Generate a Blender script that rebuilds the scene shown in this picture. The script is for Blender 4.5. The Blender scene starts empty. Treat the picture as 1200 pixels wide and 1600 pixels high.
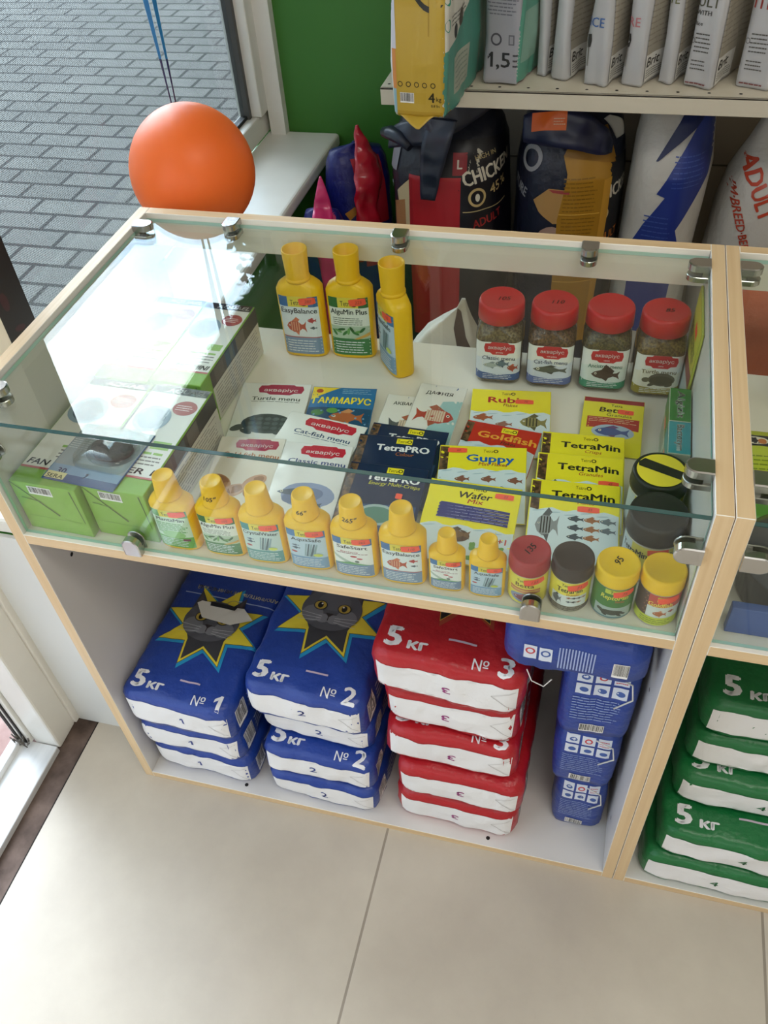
import bpy, bmesh, math, random
from mathutils import Vector, Matrix, noise
from mathutils.bvhtree import BVHTree
from mathutils.geometry import tessellate_polygon
random.seed(7)
SC = bpy.context.scene
COL = SC.collection
R = math.radians

# ------------------------------------------------------------------ camera
cam_d = bpy.data.cameras.new('camera')
cam = bpy.data.objects.new('camera', cam_d)
COL.objects.link(cam)
ROT = ((0.96696364, -0.13654646, 0.21525888), (0.24734248, 0.70686009, -0.66269941), (-0.06166865, 0.6940489, 0.71728174))
LOC = (0.66289814, -0.55862069, 1.36426436)
cam.matrix_world = Matrix([list(ROT[i]) + [LOC[i]] for i in range(3)] + [[0, 0, 0, 1]])
cam_d.sensor_fit = 'VERTICAL'
cam_d.sensor_height = 36.0
cam_d.lens = 1323.9614 / 1600 * 36.0
cam_d.clip_start = 0.02
SC.camera = cam

# ------------------------------------------------------------------ view + world + lamps
SC.view_settings.view_transform = 'Standard'
SC.view_settings.look = 'None'
SC.view_settings.exposure = 0.25
SC.view_settings.gamma = 1.0
SC.view_settings.use_curve_mapping = False
SC.cycles.transparent_max_bounces = 24
SC.cycles.max_bounces = 10
SC.cycles.sample_clamp_indirect = 6.0


def lin(h):
    h = h.lstrip('#')
    o = []
    for i in (0, 2, 4):
        c = int(h[i:i + 2], 16) / 255
        o.append(c / 12.92 if c <= .04045 else ((c + .055) / 1.055) ** 2.4)
    return (*o, 1.0)


SKY = 1.5
world = bpy.data.worlds.new('daylight_sky')
SC.world = world
world.use_nodes = True
nt = world.node_tree
nt.nodes.clear()
wo = nt.nodes.new('ShaderNodeOutputWorld')
bg = nt.nodes.new('ShaderNodeBackground')
tc = nt.nodes.new('ShaderNodeTexCoord')
nz = nt.nodes.new('ShaderNodeTexNoise')
nz.inputs['Scale'].default_value = 4.2
nz.inputs['Detail'].default_value = 6
nz.inputs['Roughness'].default_value = .55
rp = nt.nodes.new('ShaderNodeValToRGB')
rp.color_ramp.elements[0].position = .40
rp.color_ramp.elements[0].color = (.52, .72, .97, 1)
rp.color_ramp.elements[1].position = .62
rp.color_ramp.elements[1].color = (.98, 1.0, 1.0, 1)
nt.links.new(tc.outputs['Generated'], nz.inputs['Vector'])
nt.links.new(nz.outputs['Fac'], rp.inputs['Fac'])
nt.links.new(rp.outputs['Color'], bg.inputs['Color'])
# bright sky patch added for the glass top's reflection: strength rises towards that direction
nrm = nt.nodes.new('ShaderNodeVectorMath')
nrm.operation = 'NORMALIZE'
dot = nt.nodes.new('ShaderNodeVectorMath')
dot.operation = 'DOT_PRODUCT'
dot.inputs[1].default_value = Vector((-.50, .70, .51)).normalized()
mr = nt.nodes.new('ShaderNodeMapRange')
mr.interpolation_type = 'SMOOTHSTEP'
mr.inputs['From Min'].default_value = .78
mr.inputs['From Max'].default_value = .99
mr.inputs['To Min'].default_value = SKY
mr.inputs['To Max'].default_value = SKY * 12.5
nt.links.new(tc.outputs['Generated'], nrm.inputs[0])
nt.links.new(nrm.outputs['Vector'], dot.inputs[0])
nt.links.new(dot.outputs['Value'], mr.inputs['Value'])
nt.links.new(mr.outputs['Result'], bg.inputs['Strength'])
nt.links.new(bg.outputs['Background'], wo.inputs['Surface'])


def area(name, loc, size, power, color, aim=None):
    d = bpy.data.lights.new(name, 'AREA')
    d.shape = 'RECTANGLE'
    d.size, d.size_y = size
    d.energy = power
    d.color = color
    o = bpy.data.objects.new(name, d)
    COL.objects.link(o)
    o.location = loc
    if aim:
        o.rotation_euler = (Vector(aim) - Vector(loc)).to_track_quat('-Z', 'Y').to_euler()
    return o


area('ceiling_lamp', (1.3, -.75, 2.64), (1.2, .5), 15, (1.0, .95, .87))
area('ceiling_lamp', (1.9, .35, 2.64), (1.2, .5), 4, (1.0, .93, .84))
# daylight from the open shop front behind the photographer
area('shopfront_daylight', (.9, -2.5, 1.3), (2.2, 1.8), 11, (1.0, .985, .96), (.5, 0, .5))

# ------------------------------------------------------------------ materials
MATS = {}


def pmat(name, hexc, rough=.5, metal=0.0, spec=.5, coat=0.0, bump=0.0, bscale=40, sub=0):
    if name in MATS:
        return MATS[name]
    m = bpy.data.materials.new(name)
    m.use_nodes = True
    b = m.node_tree.nodes['Principled BSDF']
    b.inputs['Base Color'].default_value = lin(hexc)
    b.inputs['Roughness'].default_value = rough
    b.inputs['Metallic'].default_value = metal
    b.inputs['Specular IOR Level'].default_value = spec
    b.inputs['Coat Weight'].default_value = coat
    if bump:
        n = m.node_tree.nodes.new('ShaderNodeTexNoise')
        n.inputs['Scale'].default_value = bscale
        n.inputs['Detail'].default_value = 4
        t = m.node_tree.nodes.new('ShaderNodeTexCoord')
        m.node_tree.links.new(t.outputs['Object'], n.inputs['Vector'])
        bp = m.node_tree.nodes.new('ShaderNodeBump')
        bp.inputs['Strength'].default_value = bump
        bp.inputs['Distance'].default_value = .004
        m.node_tree.links.new(n.outputs['Fac'], bp.inputs['Height'])
        m.node_tree.links.new(bp.outputs['Normal'], b.inputs['Normal'])
    MATS[name] = m
    return m


def noisy(name, c1, c2, scale=(8, 8, 8), rough=.5, detail=5, lo=.35, hi=.65, bump=0.0, spec=.5):
    """two tone procedural mottling"""
    if name in MATS:
        return MATS[name]
    m = pmat(name, c1, rough, spec=spec)
    t = m.node_tree
    b = t.nodes['Principled BSDF']
    co = t.nodes.new('ShaderNodeTexCoord')
    mp = t.nodes.new('ShaderNodeMapping')
    mp.inputs['Scale'].default_value = scale
    n = t.nodes.new('ShaderNodeTexNoise')
    n.inputs['Scale'].default_value = 1
    n.inputs['Detail'].default_value = detail
    r = t.nodes.new('ShaderNodeValToRGB')
    r.color_ramp.elements[0].position = lo
    r.color_ramp.elements[1].position = hi
    r.color_ramp.elements[0].color = lin(c1)
    r.color_ramp.elements[1].color = lin(c2)
    t.links.new(co.outputs['Object'], mp.inputs['Vector'])
    t.links.new(mp.outputs['Vector'], n.inputs['Vector'])
    t.links.new(n.outputs['Fac'], r.inputs['Fac'])
    t.links.new(r.outputs['Color'], b.inputs['Base Color'])
    if bump:
        bp = t.nodes.new('ShaderNodeBump')
        bp.inputs['Strength'].default_value = bump
        bp.inputs['Distance'].default_value = .003
        t.links.new(n.outputs['Fac'], bp.inputs['Height'])
        t.links.new(bp.outputs['Normal'], b.inputs['Normal'])
    return m


def clear(name, tint='FFFFFF', f0=.045, rough=.0, power=4.2):
    """clear sheet: schlick mix of straight transmission and gloss"""
    if name in MATS:
        return MATS[name]
    m = bpy.data.materials.new(name)
    m.use_nodes = True
    t = m.node_tree
    t.nodes.clear()
    out = t.nodes.new('ShaderNodeOutputMaterial')
    mix = t.nodes.new('ShaderNodeMixShader')
    tr = t.nodes.new('ShaderNodeBsdfTransparent')
    tr.inputs['Color'].default_value = lin(tint)
    gl = t.nodes.new('ShaderNodeBsdfGlossy')
    gl.inputs['Roughness'].default_value = rough
    lw = t.nodes.new('ShaderNodeLayerWeight')
    lw.inputs['Blend'].default_value = .5
    pw = t.nodes.new('ShaderNodeMath')
    pw.operation = 'POWER'
    pw.inputs[1].default_value = power
    ma = t.nodes.new('ShaderNodeMath')
    ma.operation = 'MULTIPLY_ADD'
    ma.inputs[1].default_value = 1 - f0
    ma.inputs[2].default_value = f0
    t.links.new(lw.outputs['Facing'], pw.inputs[0])
    t.links.new(pw.outputs[0], ma.inputs[0])
    t.links.new(ma.outputs[0], mix.inputs[0])
    t.links.new(tr.outputs[0], mix.inputs[1])
    t.links.new(gl.outputs[0], mix.inputs[2])
    t.links.new(mix.outputs[0], out.inputs['Surface'])
    MATS[name] = m
    return m


def ink(h, rough=.38, gloss=None):
    return pmat('print_' + h + ('' if rough == .38 else '_%d' % (rough * 100)), h, rough)


def film_mat(name):
    """perforated dark window film: fine round holes in a dark sheet"""
    m = bpy.data.materials.new(name)
    m.use_nodes = True
    t = m.node_tree
    t.nodes.clear()
    out = t.nodes.new('ShaderNodeOutputMaterial')
    mix = t.nodes.new('ShaderNodeMixShader')
    tr = t.nodes.new('ShaderNodeBsdfTransparent')
    df = t.nodes.new('ShaderNodeBsdfDiffuse')
    df.inputs['Color'].default_value = lin('3C3C3C')
    co = t.nodes.new('ShaderNodeTexCoord')
    mp = t.nodes.new('ShaderNodeMapping')
    mp.inputs['Rotation'].default_value = (R(45), 0, 0)
    mp.inputs['Scale'].default_value = (1, 400, 400)
    sep = t.nodes.new('ShaderNodeSeparateXYZ')
    t.links.new(co.outputs['Object'], mp.inputs['Vector'])
    t.links.new(mp.outputs['Vector'], sep.inputs[0])
    ds = []
    for ax in ('Y', 'Z'):
        f = t.nodes.new('ShaderNodeMath')
        f.operation = 'FRACT'
        t.links.new(sep.outputs[ax], f.inputs[0])
        s = t.nodes.new('ShaderNodeMath')
        s.operation = 'SUBTRACT'
        s.inputs[1].default_value = .5
        t.links.new(f.outputs[0], s.inputs[0])
        q = t.nodes.new('ShaderNodeMath')
        q.operation = 'MULTIPLY'
        t.links.new(s.outputs[0], q.inputs[0])
        t.links.new(s.outputs[0], q.inputs[1])
        ds.append(q)
    a = t.nodes.new('ShaderNodeMath')
    a.operation = 'ADD'
    t.links.new(ds[0].outputs[0], a.inputs[0])
    t.links.new(ds[1].outputs[0], a.inputs[1])
    g = t.nodes.new('ShaderNodeMath')
    g.operation = 'GREATER_THAN'
    g.inputs[1].default_value = .205
    t.links.new(a.outputs[0], g.inputs[0])
    t.links.new(g.outputs[0], mix.inputs[0])
    t.links.new(tr.outputs[0], mix.inputs[1])
    t.links.new(df.outputs[0], mix.inputs[2])
    t.links.new(mix.outputs[0], out.inputs['Surface'])
    return m


def brick_mat(name, c1, c2, mortar, bw, bh, msize, offset, loc=(0, 0, 0), rough=.8, mott=.25, spec=.4):
    m = pmat(name, c1, rough, spec=spec)
    t = m.node_tree
    b = t.nodes['Principled BSDF']
    co = t.nodes.new('ShaderNodeTexCoord')
    mp = t.nodes.new('ShaderNodeMapping')
    mp.inputs['Location'].default_value = loc
    br = t.nodes.new('ShaderNodeTexBrick')
    br.offset = offset
    br.inputs['Color1'].default_value = lin(c1)
    br.inputs['Color2'].default_value = lin(c2)
    br.inputs['Mortar'].default_value = lin(mortar)
    br.inputs['Scale'].default_value = 1
    br.inputs['Brick Width'].default_value = bw
    br.inputs['Row Height'].default_value = bh
    br.inputs['Mortar Size'].default_value = msize
    br.inputs['Mortar Smooth'].default_value = .2
    n = t.nodes.new('ShaderNodeTexNoise')
    n.inputs['Scale'].default_value = 3.2
    n.inputs['Detail'].default_value = 8
    n.inputs['Roughness'].default_value = .65
    mx = t.nodes.new('ShaderNodeMixRGB')
    mx.blend_type = 'OVERLAY'
    mx.inputs[0].default_value = mott
    t.links.new(co.outputs['Object'], mp.inputs['Vector'])
    t.links.new(mp.outputs['Vector'], br.inputs['Vector'])
    t.links.new(co.outputs['Object'], n.inputs['Vector'])
    t.links.new(br.outputs['Color'], mx.inputs[1])
    t.links.new(n.outputs['Fac'], mx.inputs[2])
    t.links.new(mx.outputs[0], b.inputs['Base Color'])
    bp = t.nodes.new('ShaderNodeBump')
    bp.inputs['Strength'].default_value = .25
    bp.inputs['Distance'].default_value = .002
    bp.invert = True
    t.links.new(br.outputs['Fac'], bp.inputs['Height'])
    t.links.new(bp.outputs['Normal'], b.inputs['Normal'])
    return m


def wood(name, scale):
    return noisy(name, 'D2B286', 'DEC298', scale, .45, 6, .3, .7)


WOOD_Z = wood('ash_edge_upright', (160, 160, 3))
WOOD_Y = wood('ash_edge_deep', (160, 3, 160))
WOOD_X = wood('ash_edge_wide', (3, 160, 160))
LAM = noisy('cream_laminate', 'E6E0D3', 'EDE8DC', (3, 3, 3), .35)
GREYLAM = noisy('grey_white_laminate', 'D6D3CE', 'DDDAD5', (3, 3, 3), .4)
GLASS = clear('display_glass', 'FAFDFB', .029)
GEDGE = pmat('glass_edge_green', '0F4B48', .08, spec=.8)
GEDGE_L = pmat('glass_edge_pale', 'A9CFC2', .1, spec=.8)
CHROME = pmat('brushed_nickel', 'B9B6B2', .24, 1.0)
BLACK = pmat('black_rubber', '141414', .6)
YEL = pmat('yellow_plastic', 'F6C414', .38)
YELCAP = pmat('yellow_cap_plastic', 'F8C116', .42)
PVC = noisy('white_pvc', 'DCDAD2', 'E6E4DD', (5, 5, 5), .35)
ORSTK = pmat('fluorescent_orange_paper', 'FF5A3C', .6)
DARKH = pmat('drill_hole_dark', '1A1613', .9)


# ------------------------------------------------------------------ 2D print art
TEXT_CACHE = {}


def text_tris(s):
    k = s
    if k not in TEXT_CACHE:
        c = bpy.data.curves.new('t', 'FONT')
        c.body = s
        c.size = 1.0
        c.resolution_u = 2
        o = bpy.data.objects.new('t', c)
        me = o.to_mesh()
        vs = [(v.co.x, v.co.y) for v in me.vertices]
        fs = [tuple(p.vertices) for p in me.polygons]
        o.to_mesh_clear()
        bpy.data.objects.remove(o)
        bpy.data.curves.remove(c)
        xs = [v[0] for v in vs] or [0, 1]
        ys = [v[1] for v in vs] or [0, 1]
        TEXT_CACHE[k] = (vs, fs, min(xs), max(xs), min(ys), max(ys))
    return TEXT_CACHE[k]


class Art:
    """flat printed design, millimetres, origin at the centre"""

    def __init__(s):
        s.L = []

    def _add(s, vs, fs, c):
        xs = [v[0] for v in vs]
        ys = [v[1] for v in vs]
        bb = (min(xs), min(ys), max(xs), max(ys))
        lv = 0
        for l in s.L:
            b = l[3]
            if l[4] >= lv and bb[0] < b[2] and bb[2] > b[0] and bb[1] < b[3] and bb[3] > b[1]:
                lv = l[4] + 1
        s.L.append((vs, fs, c, bb, lv))
        return s

    def poly(s, pts, c):
        tr = tessellate_polygon([[Vector((p[0], p[1], 0)) for p in pts]])
        return s._add(list(pts), [tuple(t) for t in tr], c)

    def rect(s, x0, y0, x1, y1, c):
        return s._add([(x0, y0), (x1, y0), (x1, y1), (x0, y1)], [(0, 1, 2, 3)], c)

    def ell(s, cx, cy, rx, ry, c, rot=0, n=20):
        ca, sa = math.cos(R(rot)), math.sin(R(rot))
        p = []
        for i in range(n):
            a = 2 * math.pi * i / n
            x, y = rx * math.cos(a), ry * math.sin(a)
            p.append((cx + x * ca - y * sa, cy + x * sa + y * ca))
        return s._add(p, [tuple(range(n))], c)

    def ring(s, cx, cy, r0, r1, c, n=24, sx=1.0, sy=1.0):
        vs, fs = [], []
        for i in range(n):
            a = 2 * math.pi * i / n
            vs += [(cx + r0 * sx * math.cos(a), cy + r0 * sy * math.sin(a)), (cx + r1 * sx * math.cos(a), cy + r1 * sy * math.sin(a))]
        for i in range(n):
            j = (i + 1) % n
            fs.append((2 * i, 2 * i + 1, 2 * j + 1, 2 * j))
        return s._add(vs, fs, c)

    def text(s, t, x, y, h, c, w=None, al='c', bold=.015, shear=0.0, rot=0):
        """h = cap height, y = middle of the capitals"""
        if t == '1':   # numeral one with a flag
            ww = w or h * .42
            ca, sa = math.cos(R(rot)), math.sin(R(rot))
            pts = [(.5, -.5), (.5, .5), (.16, .5), (-.5, .22), (-.5, -.02), (.02, .2), (.02, -.5)]
            return s.poly([(x + px * ww * ca - py * h * sa, y + px * ww * sa + py * h * ca) for px, py in pts], c)
        vs, fs, x0, x1, y0, y1 = text_tris(t)
        k = h / .70
        kx = k if w is None else w / max(1e-6, x1 - x0)
        W = (x1 - x0) * kx
        ox = {'c': -W / 2, 'l': 0, 'r': -W}[al]
        ca, sa = math.cos(R(rot)), math.sin(R(rot))
        o, of = [], []
        b = bold * h * .8
        for dx, dy in (((0, 0),) if bold < .012 else ((-b, 0), (b, 0), (0, b * .6), (0, -b * .6))):
            n0 = len(o)
            for v in vs:
                yy = v[1] * k - h / 2 + dy
                xx = (v[0] - x0) * kx + ox + shear * yy + dx
                o.append((x + xx * ca - yy * sa, y + xx * sa + yy * ca))
            of += [tuple(i + n0 for i in f) for f in fs]
        return s._add(o, of, c)

    def lines(s, x0, y0, x1, y1, n, c, fill=.45, seed=1):
        rnd = random.Random(seed)
        vs, fs = [], []
        p = (y1 - y0) / n
        for i in range(n):
            yc = y0 + (i + .5) * p
            xe = x1 - (x1 - x0) * rnd.uniform(0, .18)
            x = x0
            while x < xe - 1e-3:
                L = min(rnd.uniform(.08, .2) * (x1 - x0), xe - x)
                k = len(vs)
                vs += [(x, yc - p * fill / 2), (x + L, yc - p * fill / 2), (x + L, yc + p * fill / 2), (x, yc + p * fill / 2)]
                fs.append((k, k + 1, k + 2, k + 3))
                x += L + .02 * (x1 - x0)
        return s._add(vs, fs, c)

    def barcode(s, x0, y0, x1, y1, pad=1.5, seed=3):
        s.rect(x0, y0, x1, y1, 'F2F0EC')
        rnd = random.Random(seed)
        vs, fs = [], []
        x = x0 + pad
        while x < x1 - pad:
            w = rnd.choice((.012, .02, .035)) * (x1 - x0)
            k = len(vs)
            vs += [(x, y0 + pad + (y1 - y0) * .12), (x + w, y0 + pad + (y1 - y0) * .12), (x + w, y1 - pad), (x, y1 - pad)]
            fs.append((k, k + 1, k + 2, k + 3))
            x += w + rnd.choice((.012, .02, .03)) * (x1 - x0)
        return s._add(vs, fs, '22201E')

    def fish(s, cx, cy, l, h, c, c2=None, face=-1, stripes=0, c3='20201E', rot=0):
        f = -face

        def T(p):
            a = R(rot)
            return (cx + p[0] * f * math.cos(a) - p[1] * math.sin(a), cy + p[0] * f * math.sin(a) + p[1] * math.cos(a))
        b = [(-.5, 0), (-.38, .28), (-.15, .46), (.1, .42), (.3, .16), (.42, .22), (.54, .44), (.48, 0), (.54, -.44), (.42, -.22), (.3, -.16), (.1, -.42), (-.15, -.46), (-.38, -.28)]
        s.poly([T((x * l, y * h)) for x, y in b], c)
        s.poly([T((x * l, y * h)) for x, y in ((-.2, .42), (.05, .75), (.22, .55), (.1, .38))], c2 or c)
        s.poly([T((x * l, y * h)) for x, y in ((-.1, -.42), (.08, -.7), (.14, -.38))], c2 or c)
        for i in range(stripes):
            x = -.25 + i * .5 / max(1, stripes)
            s.poly([T((x * l, .36 * h)), T(((x + .05) * l, .36 * h)), T(((x + .04) * l, -.34 * h)), T(((x - .01) * l, -.34 * h))], c3)
        ex, ey = T((-.34 * l, .08 * h))
        s.ell(ex, ey, .045 * l, .045 * l, 'F4F0E0', n=10)
        s.ell(ex, ey, .025 * l, .025 * l, '101010', n=8)
        return s

    def badge(s, cx, cy, w, h, c='C4202E', t='акваріус', tc='FFFFFF', sub=None):
        p = [(-.5, .05), (-.46, .38), (-.3, .40), (-.26, .5), (.26, .5), (.3, .40), (.46, .38), (.5, .05), (.46, -.3), (.3, -.34), (.22, -.5), (-.22, -.5), (-.3, -.34), (-.46, -.3)]
        s.poly([(cx + x * w, cy + y * h) for x, y in p], c)
        s.text(t, cx, cy + h * (.08 if sub else -.05), h * .27, tc, w=w * .74, bold=.02)
        if sub:
            s.text(sub, cx, cy - h * .3, h * .12, tc, bold=.0)
        return s

    def logo(s, cx, cy, h, bgc='F5E11E', box=True, col='1B1B18'):
        """word + ring logo"""
        w = h * 3.5
        if box:
            s.rect(cx - w * .56, cy - h * .95, cx + w * .56, cy + h * .95, bgc)
        s.text('Tetra', cx - h * .55, cy, h, col, w=h * 2.3, bold=.01)
        s.ring(cx + h * 1.25, cy, h * .34, h * .58, col, 18)
        return s


def subdiv(vs, fs, maxe):
    bm = bmesh.new()
    bv = [bm.verts.new((v[0], v[1], 0)) for v in vs]
    for f in fs:
        try:
            bm.faces.new([bv[i] for i in f])
        except ValueError:
            pass
    for _ in range(6):
        es = [e for e in bm.edges if e.calc_length() > maxe]
        if not es:
            break
        bmesh.ops.triangulate(bm, faces=[f for f in bm.faces if len(f.verts) > 3])
        es = [e for e in bm.edges if e.calc_length() > maxe]
        bmesh.ops.subdivide_edges(bm, edges=es, cuts=1)
    bmesh.ops.triangulate(bm, faces=[f for f in bm.faces if len(f.verts) > 4])
    bm.verts.index_update()
    ov = [(v.co.x, v.co.y) for v in bm.verts]
    of = [tuple(v.index for v in f.verts) for f in bm.faces]
    bm.free()
    return ov, of


# ------------------------------------------------------------------ mesh builder
def rrect(rx, ry, r, n):
    r = min(r, rx * .999, ry * .999)
    segs = []
    P = []
    for cx, cy, a0 in ((rx - r, ry - r, 0), (-(rx - r), ry - r, 90), (-(rx - r), -(ry - r), 180), (rx - r, -(ry - r), 270)):
        for k in range(9):
            a = R(a0 + k * 90 / 8)
            P.append((cx + r * math.cos(a), cy + r * math.sin(a)))
    P.append(P[0])
    d = [0]
    for i in range(1, len(P)):
        d.append(d[-1] + math.hypot(P[i][0] - P[i - 1][0], P[i][1] - P[i - 1][1]))
    out = []
    j = 0
    for i in range(n):
        t = d[-1] * i / n
        while d[j + 1] < t:
            j += 1
        k = (t - d[j]) / max(1e-9, d[j + 1] - d[j])
        out.append((P[j][0] + (P[j + 1][0] - P[j][0]) * k, P[j][1] + (P[j + 1][1] - P[j][1]) * k))
    return out


def sell(rx, ry, e, n):
    o = []
    for i in range(n):
        a = 2 * math.pi * i / n
        c, s = math.cos(a), math.sin(a)
        o.append((rx * math.copysign(abs(c) ** (2 / e), c), ry * math.copysign(abs(s) ** (2 / e), s)))
    return o


class MB:
    def __init__(s):
        s.bm = bmesh.new()
        s.mats = []

    def m(s, mat):
        if mat not in s.mats:
            s.mats.append(mat)
        return s.mats.index(mat)

    def face(s, pts, mat, smooth=False):
        f = s.bm.faces.new([s.bm.verts.new(p) for p in pts])
        f.material_index = s.m(mat)
        f.smooth = smooth
        return f

    def box(s, a, b, mat, bev=0.0, seg=2, per=None):
        bm = bmesh.new()
        bmesh.ops.create_cube(bm, size=1)
        for v in bm.verts:
            v.co = Vector([(a[i] + b[i]) / 2 + v.co[i] * (b[i] - a[i]) for i in range(3)])
        mi = s.m(mat)
        bm.normal_update()
        for f in bm.faces:
            f.material_index = mi
            if per:
                for k, mm in per.items():
                    ax = 'xyz'.index(k[1])
                    sg = 1 if k[0] == '+' else -1
                    if f.normal[ax] * sg > .9:
                        f.material_index = s.m(mm)
        if bev:
            bmesh.ops.bevel(bm, geom=list(bm.edges), offset=bev, segments=seg, affect='EDGES', profile=.5)
        s.merge(bm)
        return s

    def merge(s, bm, M=None, mi=None, smooth=None):
        vm = {}
        for v in bm.verts:
            vm[v] = s.bm.verts.new(M @ v.co if M else v.co)
        for f in bm.faces:
            try:
                g = s.bm.faces.new([vm[v] for v in f.verts])
            except ValueError:
                continue
            g.material_index = f.material_index if mi is None else mi
            g.smooth = f.smooth if smooth is None else smooth
        bm.free()

    def loft(s, secs, mat, n=32, cap=(True, True), smooth=True, M=None):
        """secs: dict(z, rx, ry, e or r, cx, cy)"""
        rings = []
        mi = s.m(mat)
        for q in secs:
            if q.get('e'):
                p = sell(q['rx'], q['ry'], q['e'], n)
            elif q.get('r') is not None:
                p = rrect(q['rx'], q['ry'], q['r'], n)
            else:
                p = sell(q['rx'], q['ry'], 2, n)
            ring = []
            for x, y in p:
                v = Vector((x + q.get('cx', 0), y + q.get('cy', 0), q['z']))
                ring.append(s.bm.verts.new(M @ v if M else v))
            rings.append(ring)
        for a, b in zip(rings, rings[1:]):
            for i in range(n):
                j = (i + 1) % n
                f = s.bm.faces.new((a[i], a[j], b[j], b[i]))
                f.material_index = mi
                f.smooth = smooth
        if cap[0]:
            f = s.bm.faces.new(list(reversed(rings[0])))
            f.material_index = mi
        if cap[1]:
            f = s.bm.faces.new(rings[-1])
            f.material_index = mi
        return s

    def tube(s, pts, r, mat, n=8):
        mi = s.m(mat)
        pts = [Vector(p) for p in pts]
        rings = []
        for i, p in enumerate(pts):
            d = (pts[min(i + 1, len(pts) - 1)] - pts[max(i - 1, 0)]).normalized()
            a = d.orthogonal().normalized() if i == 0 else (rings_a - d * rings_a.dot(d)).normalized()
            rings_a = a
            b = d.cross(a)
            rr = r[i] if isinstance(r, (list, tuple)) else r
            rings.append([s.bm.verts.new(p + a * rr * math.cos(2 * math.pi * k / n) + b * rr * math.sin(2 * math.pi * k / n)) for k in range(n)])
        for A, B in zip(rings, rings[1:]):
            for i in range(n):
                j = (i + 1) % n
                f = s.bm.faces.new((A[i], A[j], B[j], B[i]))
                f.material_index = mi
                f.smooth = True
        for ring in (list(reversed(rings[0])), rings[-1]):
            f = s.bm.faces.new(ring)
            f.material_index = mi
        return s

    def wobble(s, amp, freq, seed=0, fine=0.0, ff=60, zmin=.0004, zmax=9, xmax=9):
        s.bm.normal_update()
        off = Vector((seed * 3.7, seed * 1.3, seed * 7.1))
        mv = []
        for v in s.bm.verts:
            d = noise.noise(v.co * freq + off) * amp
            if fine:
                d += (abs(noise.noise(v.co * ff + off)) - .25) * fine
            mv.append(v.normal * d)
        for v, d in zip(s.bm.verts, mv):
            v.co += d
            v.co.z = min(max(v.co.z, zmin), zmax)
            v.co.x = min(max(v.co.x, -xmax), xmax)
        return s

    def bvh(s):
        s.bm.normal_update()
        return BVHTree.FromBMesh(s.bm)

    def art(s, a, o, u, v, bvh=None, off=.0003, step=.00012, maxe=None, reach=.06, rough=.38):
        o = Vector(o)
        u = Vector(u).normalized()
        v = Vector(v).normalized()
        n = u.cross(v).normalized()
        for vs, fs, c, bb, lv in a.L:
            if bvh and maxe:
                vs, fs = subdiv(vs, fs, maxe)
            mi = s.m(ink(c, rough) if isinstance(c, str) else c)
            bv = []
            for x, y in vs:
                p = o + u * x * .001 + v * y * .001
                if bvh:
                    hit = bvh.ray_cast(p + n * reach, -n, reach * 2)
                    if hit[0] is None:
                        bv.append(None)
                        continue
                    p = hit[0]
                p = p + n * (off + lv * step)
                bv.append(s.bm.verts.new(p))
            for f in fs:
                q = [bv[i] for i in f]
                if any(k is None for k in q):
                    continue
                try:
                    g = s.bm.faces.new(q)
                except ValueError:
                    continue
                g.material_index = mi
                g.smooth = bool(bvh)
        return s

    def done(s, name, parent=None, loc=None, rot=None):
        me = bpy.data.meshes.new(name)
        loose = [v for v in s.bm.verts if not v.link_faces]
        if loose:
            bmesh.ops.delete(s.bm, geom=loose, context='VERTS')
        s.bm.to_mesh(me)
        s.bm.free()
        for m in s.mats:
            me.materials.append(m)
        o = bpy.data.objects.new(name, me)
        COL.objects.link(o)
        if parent:
            o.parent = parent
        if loc is not None:
            o.location = loc
        if rot is not None:
            o.rotation_euler = rot
        return o


def tag(o, label, cat, group=None):
    o['label'] = label
    o['category'] = cat
    if group:
        o['group'] = group
    return o


def empty(name, loc, rz, label, cat, group=None, rot=None):
    o = bpy.data.objects.new(name, None)
    COL.objects.link(o)
    o.empty_display_size = .05
    o.location = loc
    o.rotation_euler = rot or (0, 0, rz)
    return tag(o, label, cat, group)


def struct(name, mb, parent=None):
    o = mb.done(name, parent)
    if parent is None:
        o['kind'] = 'structure'
    return o


def S(z, rx, ry, **k):
    return dict(z=z, rx=rx, ry=ry, **k)


# ------------------------------------------------------------------ the setting
W, D, H, HS, T, ZR = .80, .474, .8158, .6278, .0164, .7655
XW = -.20          # window / door plane
YB = 1.40          # green wall

FLOOR = brick_mat('beige_floor_tile', 'BFB5A5', 'C6BDAE', '958B7D', .58, .58, .0022, 0.0, (.14, -.10, 0), .32, .34, .5)
m = MB()
m.box((-.133, -2.7, -.06), (3.0, YB, 0), FLOOR)
struct('floor', m)
m = MB()
m.box((-.19, -2.7, -.06), (-.133, .078, -.004), noisy('dirty_joint', '4A3B33', '6E5C52', (25, 25, 25), .9))
m.box((-.135, -2.7, -.004), (-.1332, .078, .0005), DARKH)
struct('trim_1', m)

GREEN = noisy('green_wall_paint', '356F22', '3B7827', (2, 2, 2), .5)
m = MB()
m.box((-.225, YB, -.06), (3.0, YB + .15, 2.7), GREEN)
struct('wall_back', m)
m = MB()
m.box((3.0, -2.7, -.06), (3.12, YB + .15, 2.7), pmat('pale_wall', 'CFC8B8', .7))
struct('wall_right', m)
WALLP = pmat('white_wall', 'D8D4CA', .7)
m = MB()
m.box((-.32, -2.82, -.06), (3.12, -2.7, 2.7), WALLP)
struct('wall_front', m)
m = MB()
m.box((-.32, -2.82, 2.7), (3.12, YB + .15, 2.8), pmat('white_ceiling', 'E4E1DA', .8))
struct('ceiling', m)
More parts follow.
